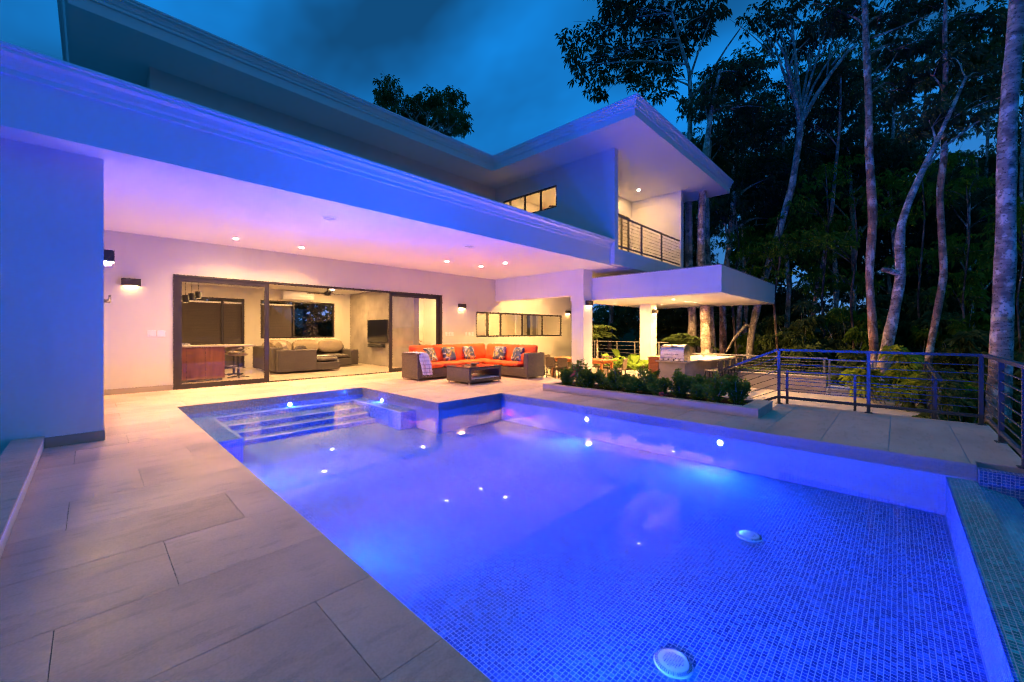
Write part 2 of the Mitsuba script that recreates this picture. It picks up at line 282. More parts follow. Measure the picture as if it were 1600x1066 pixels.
left = deck_area.intersection(sbox(-1, -9, 6.06, 12)); right = deck_area.intersection(sbox(6.06, -9, 12, 12))
lay(-0.36, 1.049, 2.055 - 0.6425 * 6, 0.6425, 18, 1.3, (-0.11, 0.32, 0.76), left.intersection(sbox(-1, -2, 1.05, 9.09)))
lay(-0.11 - 1.3 * 2, 9.1, 9.09, 0.667, 4, 1.3, (-0.11, 0.32, 0.76), deck_area.intersection(sbox(-1, 9.09, 9.1, 11.76)))
lay(4.43, 9.1, 6.10, 0.598, 5, 1.3, (4.43, 4.86, 5.3), deck_area.intersection(sbox(4.43, 6.1, 9.1, 9.09)))
lay(6.06, 8.75, 0.67 - 0.6 * 3, 0.6, 13, 2.75, (6.06,), right.intersection(sbox(6.06, -0.95, 9.0, 6.1)), gap=0.011)
for x0, x1, a, b, c in ((-0.58, -0.36, -9, 6.95, 0.14),):
    k = thing('low_kerb', 'low rendered kerb with tiled top running along the left edge of the deck', 'kerb')
    add('body', bx(x0, x1, a, b, -0.6, c - 0.012), 'm_plaster', k); 
    for y in np.arange(-2.0, 6.9, 1.3): add('coping_tile', cb(x0 - .01, x1 + .008, y, min(y + 1.294, 6.945), c - 0.012, c, .003), TILES[1], k)
patio = unary_union([sbox(7.93, -0.5, 14.3, 11.76), sbox(14.3, 5.4, 17.4, 11.76)]).difference(sbox(7.8, -0.5, 8.75, 1.56))
add('slab', extr(unary_union([patio, sbox(8.0, -.5, 9, 1.5)]), -0.9, ZL - 0.01), 'm_grout', 'lower_patio')
tag('lower_patio', 'warm lit paved lower patio beyond the railing', kind='structure')
for y0 in np.arange(-0.5, 11.76, 0.9):
    for x0 in np.arange(8.75, 14.3, 0.925):
        g = sbox(x0 + .003, y0 + .003, x0 + .922, min(y0 + .897, 11.75)).intersection(patio)
        if g.geom_type == 'Polygon' and g.area > .02 and (x0 > 10.5 or y0 < 2.3): add('tile', extr(g, ZL - .02, ZL + .001 * (rng.random() - .5)), 'm_paving', 'lower_patio')
for k, y in enumerate((1.56, 1.88, 2.2)): add('step', cb(7.95, 8.72, y + .0 if k else 1.562, y + .34, ZL - .2, -0.1125 * (k + 1), .006), TILES[k % 3], 'deck')

# ---------------------------------------------------------------- pool
px0, px1, px2, py0, py1, py2 = 1.05, 4.43, 6.06, -0.36, 9.09, 6.10
tag('pool', 'blue mosaic swimming pool with shallow entry steps', kind='structure')
add('floor', bx(px0 - .2, px2 + .2, py0 - .2, py1 + .2, FLOOR - .3, FLOOR), 'm_mosaic', 'pool')
def wall(x0, x1, y0, y1): # mosaic lining below and waterline band above
    add('wall', bx(x0, x1, y0, y1, FLOOR, WL - .004), 'm_mosaic', 'pool'); e = .0
    add('waterline_band', bx(x0 + e, x1 - e, y0 + e, y1 - e, WL - .004, -0.021), 'm_mosaic_band', 'pool')
t = .12
wall(px0 - t, px0, py0, py1); wall(px0, px1, py1, py1 + t); wall(px1, px1 + t, py2, py1); wall(px1 + t, px2, py2, py2 + t); wall(px2, px2 + t, -0.57, py2)
add('weir', bx(px0 - .1, px2, -0.50, py0, FLOOR - .6, WL - .014), 'm_mosaic', 'pool'); add('overflow_ledge', bx(px0 - .1, px2, -0.57, py0 - .012, FLOOR - .6, WL - .010), 'm_mosaic_teal', 'pool')
sl = trimesh.Trimesh([[-2, -.57, WL - .016], [5.93, -.57, WL - .016], [5.93, -0.80, WL - .075], [-2, -0.80, WL - .075], [5.93, -0.80, -1.3], [-2, -0.80, -1.3]], [[0, 2, 1], [0, 3, 2], [3, 4, 2], [3, 5, 4]], process=False)
add('spill_slope', sl, 'm_mosaic_teal', 'pool')
add('catch_wall', bx(5.93, 6.05, -3.2, -0.573, -1.4, -0.021), 'm_mosaic_band', 'pool'); add('catch_floor', bx(-2, 6.0, -3.2, -0.8, -1.4, -1.1), 'm_mosaic', 'pool')
add('coping', cat_(bx(5.93, 6.075, -3.2, -0.93, -.02, 0.0)), TILES[0], 'pool')
ZB = -0.235                                                                            # entry bench
bench = Polygon([(px0, 6.88), (1.54, 6.88), (1.54, 8.84), (4.09, 8.84), (4.09, 6.85), (px1, 6.85), (px1, py1), (px0, py1)])
add('bench', extr(bench, FLOOR, ZB), 'm_mosaic', 'pool')
for k, (y, z) in enumerate(((8.34, -0.32), (8.06, -0.405), (7.80, -0.49))): add('step', bx(1.54, 4.09, y, 8.84 - .001 * k, FLOOR, z), 'm_mosaic', 'pool')
M('m_nosing', two({'type': 'diffuse', 'reflectance': rgb(0.30, 0.42, 0.62)}))
for y, z in ((8.84, ZB), (8.34, -0.32), (8.06, -0.405), (7.80, -0.49)): add('nosing', cb(1.545, 4.085, y - .006, y + .045, z - .012, z + .006, .004), 'm_nosing', 'pool')
add('nosing', cb(1.50, 1.545, 6.88, 8.835, ZB - .012, ZB + .006, .004), 'm_nosing', 'pool'); add('nosing', cb(4.085, 4.13, 6.85, 8.835, ZB - .012, ZB + .006, .004), 'm_nosing', 'pool')
wx, wy = np.arange(1.05, 6.0601, .0501), np.arange(-0.36, 9.0901, .0525); wx[-1], wy[-1] = 6.0595, 9.0895
WX, WY = np.meshgrid(wx, wy, indexing='ij'); n2 = len(wy)
wz = WL + .0011 * (meshkit.fbm(np.stack([WX * 2.6, WY * 2.1, WX * 0], -1), 3, 11) - .5)
I, J = np.meshgrid(np.arange(len(wx) - 1), np.arange(n2 - 1), indexing='ij'); cxm, cym = (WX[:-1, :-1] + WX[1:, 1:]) / 2, (WY[:-1, :-1] + WY[1:, 1:]) / 2
inside = ~((cxm > 4.43) & (cym > 6.10)); q = np.stack([I * n2 + J, (I + 1) * n2 + J, (I + 1) * n2 + J + 1, I * n2 + J + 1], -1)[inside]
add('water', (np.stack([WX, WY, wz], -1).reshape(-1, 3), q), 'm_water', smooth=True, label='still clear water filling the swimming pool', kind='structure')
def pool_light(pos, nrm, label, k_=1.0):
    k = thing('pool_light', label, 'pool light', 'pool lights set in the pool walls'); tilt = .36 if k_ < 3.5 and nrm[0] < 0 else .5; n = np.array(nrm, float); s = np.array([-n[1], n[0], 0]); p = np.array(pos, float)
    a = np.arange(24) * 2 * np.pi / 24; ring = lambda r, o: p + n * o + r * (np.cos(a)[:, None] * s + np.sin(a)[:, None] * np.array([0, 0, 1.0]))
    v = np.vstack([ring(.032, .004), ring(.048, .004), ring(.052, .0)]); i = np.arange(24); j = (i + 1) % 24
    add('rim', trimesh.Trimesh(v, np.vstack([np.stack([i + 24, j + 24, j], 1), np.stack([i + 24, j, i], 1), np.stack([i + 48, j + 48, j + 24], 1), np.stack([i + 48, j + 24, i + 24], 1)]), process=False), 'm_steel', k)
    v = np.vstack([p + n * .005, ring(.032, .005)]); f = np.stack([i * 0, 1 + i, 1 + j], 1)
    m = trimesh.Trimesh(v, f, process=False)
    if np.dot(m.face_normals[0], n) < 0: m = trimesh.Trimesh(v, f[:, ::-1], process=False)
    q = add('lens', m, 'm_lens', k, emit=np.array([.018, .10, 1.0]) * K_LENS * (.62 if nrm[0] > 0 else .7 if k_ < 1 else 1.0))
    o = p + n * .02
    scene[k + '_beam'] = {'type': 'spot', 'to_world': T().look_at(origin=o.tolist(), target=(o + n + [0, 0, tilt]).tolist(), up=[0, 0, 1]), 'intensity': {'type': 'rgb', 'value': [float(c) for c in POOL * K_POOL * k_]}, 'cutoff_angle': 62.0 if nrm[0] > 0 else 69.0, 'beam_width': 22.0 if nrm[0] > 0 else 30.0}
pool_light((6.06, 1.78, -.235), (-1, 0, 0), 'bright underwater light in the long pool wall below the planter', 3.4)
pool_light((6.06, 3.96, -.235), (-1, 0, 0), 'underwater light in the long pool wall nearer the orange sofa', 2.8)
pool_light((2.86, 9.09, -.198), (0, -1, 0), 'small underwater light in the back wall above the entry steps', .22)
pool_light((4.43, 8.18, -.198), (-1, 0, 0), 'small underwater light in the short wall right of the entry steps', .22)
for y, lab in ((5.6, 'underwater light under the left coping nearest the entry steps'), (3.2, 'underwater light in the middle of the wall under the left coping'), (0.9, 'underwater light under the left coping nearest the infinity edge')):
    pool_light((1.05, y, -.27), (1, 0, 0), lab, 3.9)
for (x, y), lab in (((2.29, 0.92), 'round white pool drain cover nearest the camera'), ((4.19, 0.985), 'round white pool drain cover nearer the infinity edge corner')):
    k = thing('pool_drain', lab, 'drain', 'round drain covers on the pool floor')
    prof = np.array([[0.0, .022], [.06, .021], [.09, .015], [.105, .004], [.106, 0]]); m = trimesh.creation.revolve(prof[::-1], sections=40); add('cover', mv(m, x, y, FLOOR + .001), 'm_white_plastic', k, smooth=40)
    hs = [cyl(x + a, y + b, FLOOR + .0215, FLOOR + .0235, .0038, n=6) for a in np.arange(-.054, .055, .0125) for b in np.arange(-.054, .055, .0125) if a * a + b * b < .056 ** 2]
    add('hole', cat_(*hs), 'm_black', k, kind='stuff')
    add('slot', cat_(*[bar([x + .083 * math.cos(q), y + .083 * math.sin(q), FLOOR + .0185], [x + .1 * math.cos(q), y + .1 * math.sin(q), FLOOR + .011], .004, .004) for q in np.arange(48) * 2 * np.pi / 48]), 'm_black', k, kind='stuff')

# ---------------------------------------------------------------- house
H = thing('house', 'white two storey modern house with deep flat eaves, terrace and open sliding doors', 'house')
W = 11.76; ZC = 3.40
P = lambda name, m, mat='m_plaster', **k: add(name, m, mat, H, **k)
P('wall', bx(-9, 0.115, 6.95, W + .2, -.5, ZC)); P('wall', bx(0.115, 1.29, W, W + .2, -.5, ZC), 'm_cream'); P('wall', bx(1.29, 8.68, W, W + .2, 2.6, ZC), 'm_cream')
P('wall', bx(8.68, 10.31, W, W + .2, -.6, ZC), 'm_cream'); P('wall', bx(10.31, 15.82, W, W + .2, -.6, 1.09), 'm_cream'); P('wall', bx(10.31, 15.82, W, W + .2, 2.08, ZC), 'm_cream'); P('wall', bx(15.82, 17.4, W, W + .2, -.6, ZC), 'm_cream')
P('skirting', cb(-0.355, 0.128, 6.937, 6.95, 0.0, 0.12, .003), 'm_skirting'); P('skirting', cb(0.115, 0.128, 6.95, W - .014, 0.0, 0.12, .003), 'm_skirting')
P('skirting', cb(0.129, 1.285, W - .013, W, 0.0, 0.12, .003), 'm_skirting'); P('skirting', cb(8.69, 9.0, W - .013, W, 0.0, 0.12, .003), 'm_skirting')
# terrace roof with its soffit, fascia and gutter
P('terrace_roof', bx(-9, 11.46, 6.54, W + .2, ZC, 4.02), 'm_ceiling')
P('roof_top', bx(-9, 11.34, 6.60, W, 4.021, 4.10), 'm_roof')
GP = [(0, 0), (.03, .0), (.036, .004), (.036, .045), (.03, .05), (.03, .058), (.05, .066), (.062, .085), (.07, .118), (.085, .150), (.115, .172), (.135, .178), (.135, .200), (.128, .206), (.128, .214), (.150, .220), (.156, .228), (.156, .252), (.150, .262), (.13, .262), (.13, .25), (.0, .25)]
g0 = lambda z, k=1.0: [(o * k + .002, z + h * k) for o, h in GP]
P('gutter', sweep([(-9, 6.54), (11.48, 6.54)], g0(3.925), [(0, -1)]), 'm_gutter')
for x in (-0.55, 1.0, 3.9, 7.0, 9.8): P('gutter_joint', sweep([(x, 6.54), (x + .06, 6.54)], [(o + .004, z - .003) for o, z in g0(3.925)[:6]] + [(.0, 4.02)], [(0, -1)]), 'm_gutter')
# beam, columns, wing
P('beam', bx(11.34, 11.66, 8.02, W, 2.53, ZC))
P('column', bx(11.34, 11.88, 7.55, 8.02, ZL - .05, ZC)); P('column', bx(15.0, 15.52, 6.90, 7.35, ZL - .05, 2.38), 'm_cream')
wing_wall = cat_(bx(11.34, 11.56, 6.39, 8.66, 3.42, 7.075), bx(11.34, 11.56, 11.35, W, 3.42, 7.075), bx(11.34, 11.56, 8.66, 11.35, 3.42, 5.69), bx(11.34, 11.56, 8.66, 11.35, 6.48, 7.075))
P('wall', wing_wall)
P('balcony_slab', bx(11.56, 16.96, 6.39, W, 3.42, 3.93)); P('ceiling', bx(11.462, 17.2, 6.6, W, 3.40, 3.42), 'm_ceiling')
P('wall', bx(16.70, 16.96, 6.39, 8.57, 3.93, 7.075)); P('wall', bx(11.56, 15.25, 8.57, 8.72, 3.93, 7.075)); P('wall', bx(16.55, 16.96, 8.57, 8.72, 3.93, 7.075)); P('wall', bx(15.25, 16.55, 8.57, 8.72, 6.35, 7.075))
P('wall', bx(16.76, 16.96, 8.72, W, 3.93, 7.075)); P('wall', bx(11.56, 16.96, W, W + .2, 3.93, 7.075))
up = cat_(bx(.90, 11.34, W, W + .2, 4.02, 7.075), bx(.90, 1.1, W + .2, 20, 3.4, 7.075)); P('wall', up)
eave = Polygon([(-.27, 10.515), (10.016, 10.515), (10.016, 5.047), (18.44, 5.047), (18.44, 20), (-.27, 20)])
P('upper_roof', extr(eave, 7.075, 7.50), 'm_ceiling')
def hip(x0, x1, y0, y1, z, rise, run):
    a = run; v = [[x0, y0, z], [x1, y0, z], [x1, y1, z], [x0, y1, z], [x0 + a, y0 + a, z + rise], [x1 - a, y0 + a, z + rise], [x1 - a, y1 - a, z + rise], [x0 + a, y1 - a, z + rise]]
    f = [[0, 1, 5, 4], [1, 2, 6, 5], [2, 3, 7, 6], [3, 0, 4, 7], [4, 5, 6, 7]]; return trimesh.Trimesh(*(lambda q: (np.array(v), np.vstack([q[:, [0, 1, 2]], q[:, [0, 2, 3]]])))(np.array(f)), process=False)
P('roof_top', cat_(hip(-.2, 13, 10.6, 19.9, 7.502, .35, 4.0), hip(10.1, 18.36, 5.12, 19.9, 7.501, .32, 4.0)), 'm_roof')
P('gutter', sweep([(-.27, 20), (-.27, 10.515), (10.016, 10.515), (10.016, 5.047), (18.44, 5.047)], g0(7.285, 1.0), [(-1, 0), (0, -1), (-1, 0), (0, -1)]), 'm_gutter')
# canopy over the outdoor kitchen
P('canopy', bx(11.88, 18.58, 3.46, 8.45, 2.38, 3.13), 'm_plaster'); P('canopy_flashing', cat_(bx(11.865, 18.60, 3.445, 3.50, 3.131, 3.15), bx(11.865, 11.90, 3.50, 7.5, 3.131, 3.15)), 'm_flashing')
P('canopy_flashing', bx(11.90, 18.56, 3.52, 8.4, 3.131, 3.14), 'm_roof')
# rooms
P('floor', bx(.3, 10.3, W + .001, 17.0, -.4, -.006), 'm_floor_in')
P('ceiling', bx(0, 17.2, W + .2, 17.2, 2.9, 3.1), 'm_ceiling'); P('wall', bx(0.0, .3, W + .2, 17.2, -.4, 2.9), 'm_cream')
back = cat_(bx(.3, 1.0, 17, 17.2, -.4, 2.9), bx(3.85, 4.35, 17, 17.2, -.4, 2.9), bx(7.07, 7.75, 17, 17.2, -.4, 2.9), bx(1.0, 3.85, 17, 17.2, 2.48, 2.9), bx(4.35, 7.07, 17, 17.2, 2.48, 2.9), bx(4.35, 7.07, 17, 17.2, -.4, 1.05))
P('wall', back, 'm_cream'); P('wall', bx(7.74, 7.92, 12.05, 17.2, -.4, 2.9), 'm_concrete')
for j in range(4):
    for i in range(3): P('feature_panel', cb(7.722, 7.74, 12.06 + i * 1.655, 12.055 + (i + 1) * 1.655, j * .725 + .003, (j + 1) * .725 - .003, .003), 'm_concrete')
P('wall', bx(7.92, 10.2, 15.0, 15.2, -.4, 2.9)); P('wall', bx(10.1, 10.29, W + .2, 15.2, -.4, 2.9)); P('wall', bx(10.29, 17.0, 14.2, 14.4, -.6, 2.9), 'm_cream'); P('wall', bx(16.9, 17.1, W + .2, 14.4, -.6, 2.9)); P('floor', bx(10.29, 16.9, W + .2, 14.2, -.5, -.1), 'm_floor_in')
M('m_door_grey', two(prin((0.22, 0.19, 0.19), 0.5)))
for x0, x1, mt in ((12.1, 13.0, 'm_door_grey'), (13.05, 13.2, 'm_frame'), (16.0, 16.2, 'm_frame'), (15.1, 15.7, 'm_trim'), (16.45, 16.7, 'm_door_grey')): P('inner_door', cb(x0, x1, 14.15, 14.2, -.1, 2.4, .004), mt)
# upper rooms
P('ceiling', bx(11.56, 16.76, 8.72, W, 7.0, 7.07), 'm_ceiling'); P('floor', bx(11.56, 16.76, 8.72, W, 3.931, 3.95), 'm_floor_in')
# windows and doors
def framed(name, x0, x1, z0, z1, y, splits=(), w=.045, dp=.06, axis='x', label=None, bottom=True):
    "frame with mullions and panes in the plane Y = y (axis x) or X = y (axis y)"
    k = numbered(H + '__' + name); S = (lambda a, b, c, d: bx(a, b, y, y + dp, c, d)) if axis == 'x' else (lambda a, b, c, d: bx(y, y + dp, a, b, c, d))
    if label: tag(k, label)
    add('frame', cat_(S(x0, x1, z1 - w, z1), S(x0, x0 + w, z0, z1 - w), S(x1 - w, x1, z0, z1 - w), *([S(x0 + w, x1 - w, z0, z0 + w)] if bottom else [])), 'm_frame', k)
    for s in splits: add('mullion', S(s - w / 2, s + w / 2, z0 + w, z1 - w), 'm_frame', k)
    e = [x0 + w] + [v for s in splits for v in (s - w / 2, s + w / 2)] + [x1 - w]
    for a, b in zip(e[::2], e[1::2]):
        v = [[a, y + dp / 2, z0 + w], [b, y + dp / 2, z0 + w], [b, y + dp / 2, z1 - w], [a, y + dp / 2, z1 - w]]
        if axis == 'y': v = [[q[1], q[0], q[2]] for q in v]
        add('pane', (np.array(v), np.array([[0, 1, 2, 3]])), 'm_glass', k)
    return k
framed('window', 10.31, 15.82, 1.09, 2.08, W + .02, (11.68, 13.0, 14.36), w=.06)
framed('window', 8.66, 11.35, 5.69, 6.48, 11.37, (9.42, 10.2, 10.98), axis='y', w=.05)
framed('window', 4.35, 7.07, 1.05, 2.48, 17.05, (5.5,), w=.05); framed('window', 1.0, 3.85, 0.0, 2.48, 17.05, (1.65, 3.2), w=.07)
framed('balcony_door', 15.25, 16.55, 3.93, 6.35, 8.60, (15.9,), w=.08)
add('outer_frame', cat_(bx(1.29, 8.68, W - .03, W + .13, 2.55, 2.6), bx(1.29, 1.34, W - .03, W + .13, -.004, 2.55), bx(8.60, 8.68, W - .03, W + .13, -.004, 2.55), bx(1.34, 8.6, W - .03, W + .13, -.004, .012)), 'm_frame', H + '__sliding_door')
for a, b, y in ((1.34, 3.20, W - .01), (6.66, 8.60, W + .05)):
    k = H + '__sliding_door'; w = .10
    add('panel_frame', cat_(bx(a, b, y, y + .05, 2.45, 2.548), bx(a, b, y, y + .05, .013, .11), bx(a, a + w, y, y + .05, .11, 2.45), bx(b - w, b, y, y + .05, .11, 2.45)), 'm_frame', k)
    add('pane', (np.array([[a + w, y + .025, .11], [b - w, y + .025, .11], [b - w, y + .025, 2.45], [a + w, y + .025, 2.45]]), np.array([[0, 1, 2, 3]])), 'm_glass', k)
M('m_blind', two(prin(mikit.proc(lambda p, n, uv: mi.Color3f(0.075, 0.058, 0.056) * (0.8 + 0.4 * N_(p.x * 2, 0.0, p.z * 160))), 0.8)))
for a, b, z0 in ((1.05, 1.62, .06), (1.68, 3.17, .06), (3.23, 3.80, .06), (4.40, 5.47, 1.1)):
    q = numbered(H + '__roller_blind'); add('roller_blind', bx(a, b, 17.13, 17.135, z0, 2.30), 'm_blind', H); add('tube', bx(a, b, 17.115, 17.16, 2.30, 2.36), 'm_trim', q)
# balcony railing
def railing(name, label, p, q, top, posts, nbars, base, mat='m_rail', toprail='m_rail', thingy=True, bw=.012, pw=.045, low=.12, tw=.06):
    k = thing(name, label, 'railing') if thingy else name
    p, q = np.array(p, float), np.array(q, float); L = np.linalg.norm(q - p)
    add('top_rail', bar([*p, top - .02], [*q, top - .02], tw, tw * .66), toprail, k)
    for s in posts:
        c = p + (q - p) * s; add('post', bar([*c, base], [*c, top - .04], pw), mat, k)
        add('foot_plate', cb(c[0] - .05, c[0] + .05, c[1] - .05, c[1] + .05, base, base + .008, .002), mat, k)
    add('bottom_rail', bar([*p, base + low], [*q, base + low], .03, .045), mat, k)
    for i in range(nbars):
        z = base + low + (top - .04 - base - low) * (i + 1) / (nbars + 1); add('bar', bar([*p, z], [*q, z], bw), mat, k)
    return k
tag(H + '__balcony_railing', 'black horizontal bar balcony railing')
railing(H + '__balcony_railing', None, (11.60, 6.45), (16.68, 6.45), 5.03, (.335, .66), 7, 3.93, thingy=False)

# ---------------------------------------------------------------- lamps
def downlight(x, y, z, k_, label, group, r=.05, spot=False, cut=68.0):
    k = thing('ceiling_light', label, 'ceiling light', group)
    prof = [[r, 0], [r, -.004], [r + .018, -.004], [r + .022, 0]]; m = trimesh.creation.revolve(prof, sections=28); add('trim_ring', mv(m, x, y, z), 'm_trim', k, smooth=30)
    q = add('lens', disc(x, y, z - .003, r), 'm_lens', k, emit=WARM * (60 if spot else k_))
    if spot:   # the lamp's own beam, narrower than the glow of its lens
        scene[q]['emitter']['sampling_weight'] = 0.2
        scene[k + '_beam'] = {'type': 'spot', 'to_world': T().look_at(origin=[x, y, z - .012], target=[x, y, z - 1], up=[1, 0, 0]), 'intensity': {'type': 'rgb', 'value': [float(c) for c in WARM * k_]}, 'cutoff_angle': cut, 'beam_width': 26.0}
for (x, y), w in zip(((2.26, 10.75), (3.64, 10.71), (7.37, 9.74), (8.64, 9.62), (8.74, 8.64)), ('leftmost terrace ceiling light above the glass door', 'second terrace ceiling light from the left', 'terrace ceiling light above the coffee table', 'terrace ceiling light above the back of the orange sofa', 'terrace ceiling light above the end of the orange sofa')):
    downlight(x, y, ZC, K_DOWN, w, 'recessed lights in the terrace ceiling', spot=True)
for (x, y), w in zip(((13.77, 7.74), (15.54, 6.68), (13.45, 5.39), (14.47, 5.37), (15.6, 5.45)), ('canopy ceiling light above the dining table end', 'canopy ceiling light nearest the far white column', 'canopy ceiling light above the grill', 'middle canopy ceiling light above the bar counter', 'rightmost canopy ceiling light above the stools')):
    downlight(x, y, 2.38, K_CANOPY * (.3 if x > 15.5 and y > 6 else 1.0), w, 'recessed lights in the canopy ceiling', .04, True, 86.0)
downlight(15.44, 7.61, 7.073, K_BALC, 'bright round ceiling light over the balcony', None, .055)
for x, y, z, w in ((2.4, 14.2, 2.9, 'kitchen ceiling light behind the left glass door'), (5.2, 13.3, 2.9, 'living room ceiling light above the grey sofa'), (6.4, 15.6, 2.9, 'living room ceiling light in front of the concrete wall'), (9.0, 13.4, 2.9, 'stair hall ceiling light behind the right glass panel'),
                   (12.6, 13.0, 2.9, 'inner room ceiling light behind the long low window'), (13.4, 10.2, 7.0, 'bedroom ceiling light behind the upper window'), (12.9, 9.9, 3.4, 'dining area ceiling light behind the beam')):
    downlight(x, y, z, K_ROOM * (1.6 if x > 11.7 and z < 3 else 1.0 if y > 12 else 2.1 if z < 5 else .8), w, None, .06)
def sconce(p, n, label, k_=1.0):
    k = thing('wall_sconce', label, 'wall lamp', 'black box wall lamps'); n = np.array(n, float); s = np.array([-n[1], n[0], 0]); c = np.array(p, float)
    def B(a0, a1, b0, b1, z0, z1):
        v = [c + s * a + n * b for a in (a0, a1) for b in (b0, b1)]; v = np.array(v); return bx(v[:, 0].min(), v[:, 0].max(), v[:, 1].min(), v[:, 1].max(), c[2] + z0, c[2] + z1)
    add('housing', cat_(B(-.15, .15, .105, .115, -.07, .08), B(-.15, -.14, .0, .105, -.07, .08), B(.14, .15, .0, .105, -.07, .08), B(-.14, .14, .0, .105, .07, .08)), 'm_frame', k)
    add('lens', B(-.10, .10, .025, .085, -.105, -.05), 'm_lens', k, emit=WARM * K_SCONCE * k_)
sconce((0.115, 7.8, 2.33), (1, 0, 0), 'black box wall lamp on the side of the blue lit wall block', 62.0)
sconce((0.60, W, 2.35), (0, -1, 0), 'black box wall lamp left of the sliding door', .45)
sconce((9.57, W, 2.25), (0, -1, 0), 'black box wall lamp behind the orange sofa')
sconce((16.25, W, 2.25), (0, -1, 0), 'small wall lamp right of the long low window')
sconce((11.62, 7.55, 2.26), (0, -1, 0), 'wall lamp on the side of the near white column')
sconce((15.26, 6.90, 2.08), (0, -1, 0), 'wall lamp on the far white column beside the grill', .55)

# ---------------------------------------------------------------- terrace fittings
for (x, y), w in (((3.05, 7.55), 'round ceiling speaker near the roof edge, left one'), ((6.42, 7.58), 'round ceiling speaker above the pool corner')):
    k = thing('ceiling_speaker', w, 'speaker', 'round speakers in the terrace ceiling')
    m = trimesh.creation.revolve([[0, -.006], [.105, -.006], [.112, -.004]], sections=36); add('grille', mv(m, x, y, ZC), 'm_grille', k)
    m = trimesh.creation.revolve([[.112, -.003], [.118, -.012], [.135, -.008], [.138, 0]], sections=36); add('trim_ring', mv(m, x, y, ZC), 'm_trim', k, smooth=30)
def sockets(xs, z, label, w=.09):
    k = thing('wall_socket', label, 'socket')
    for x in xs:
        q = numbered(k + '__plate'); add('plate', cb(x - w / 2, x + w / 2, W - .012, W, z - .07, z + .07, .004), 'm_white_plastic', k)
        add('rocker', cb(x - w * .3, x + w * .3, W - .020, W - .0125, z - .045, z + .045, .003), 'm_white_plastic', q)
sockets((0.93, 1.09), 1.27, 'pair of white weatherproof sockets left of the sliding door', .14)
sockets((8.88, 9.02, 9.16), 1.22, 'row of three white switches nearest the sliding door'); sockets((9.80, 9.96, 10.12), 1.22, 'row of three white switches beside the long low window')
k = thing('wall_hook', 'short black hose hook on the side of the blue lit wall block', 'hook'); add('plate', cb(.115, .125, 8.3, 8.42, 1.70, 1.82, .003), 'm_frame', k); add('arm', bar([.12, 8.36, 1.76], [.21, 8.36, 1.76], .05), 'm_frame', k); add('tip', bar([.20, 8.36, 1.74], [.20, 8.36, 1.85], .03), 'm_frame', k)
#PART2
# ---------------------------------------------------------------- orange corner sofa
S = thing('corner_sofa', 'dark wicker L shaped outdoor sofa with bright orange cushions', 'sofa')
add('base', cat_(cb(6.08, 8.96, 9.12, 9.86, .05, .30, .012), cb(8.26, 8.955, 7.42, 9.12, .05, .30, .012)), 'm_wicker', S)
add('arm', cb(5.93, 6.10, 9.09, 9.87, .045, .735, .015), 'm_wicker', S); add('arm', cb(8.24, 8.97, 7.28, 7.44, .045, .715, .015), 'm_wicker', S)
add('back_panel', cb(6.10, 8.97, 9.80, 9.88, .29, .70, .012), 'm_wicker', S); add('back_panel', cb(8.89, 8.975, 7.44, 9.80, .29, .70, .012), 'm_wicker', S)
for x, y in ((5.98, 9.14), (5.98, 9.82), (8.9, 7.34), (8.3, 7.34), (8.9, 9.8)): add('foot', cyl(x, y, 0, .05, .025, n=10), 'm_steel', S)
def cush(w, d, h, pos, rx=0, rz=0, seed=0, e=.24, name='seat_cushion', mat='m_orange', parent=S):
    m = cushion(w, d, h, e, seed=seed); rot(m, rx, (1, 0, 0)); rot(m, rz); return add(name, mv(m, *pos), mat, parent, smooth=True)
for k, x in enumerate((6.47, 7.20, 7.92)): cush(.725, .68, .17, (x, 9.43, .375), seed=k)
cush(.66, .68, .17, (8.58, 9.43, .375), seed=5)
for k, y in enumerate((8.74, 8.05)): cush(.62, .70, .17, (8.57, y - .02, .375), seed=7 + k)
def bcush(w, h, pos, rz, seed): 
    m = cushion(w, h, .18, .2, seed=seed, wr=.016); rot(m, 90 - 13, (1, 0, 0)); rot(m, rz); add('back_cushion', mv(m, *pos), 'm_orange', S, smooth=True)
for k, x in enumerate((6.45, 7.19, 7.92)): bcush(.76, .52, (x, 9.68, .67), 0, 20 + k)
bcush(.68, .52, (8.54, 9.69, .675), 0, 24)
for k, y in enumerate((9.16, 8.47, 7.79)): bcush(.72, .52, (8.77, y - .02, .67), -90, 30 + k)
def pillow(x, y, z, rx, rz, label, mat='m_leafprint', w=.43, seed=0):
    k = thing('throw_pillow', label, 'cushion', 'leaf print pillows on the orange sofa' if mat == 'm_leafprint' else None)
    m = cushion(w, w, .15, .26, seed=seed); rot(m, 90, (1, 0, 0)); rot(m, rx, (1, 0, 0)); rot(m, rz); add('cover', mv(m, x, y, z), mat, k, smooth=True)
for i, (x, y, rx, rz, w) in enumerate(((6.62, 9.50, -24, 14, 'leaf print pillow at the left end of the orange sofa'), (7.28, 9.52, -22, -6, 'leaf print pillow second from the left on the orange sofa'), (8.05, 9.52, -22, 5, 'leaf print pillow in the corner of the orange sofa'),
                                       (8.58, 8.72, -22, -80, 'leaf print pillow left of the last one on the short side of the orange sofa'), (8.57, 7.95, -24, -98, 'leaf print pillow beside the right arm of the orange sofa'))): pillow(x, y, .655, rx, rz, w, seed=i)
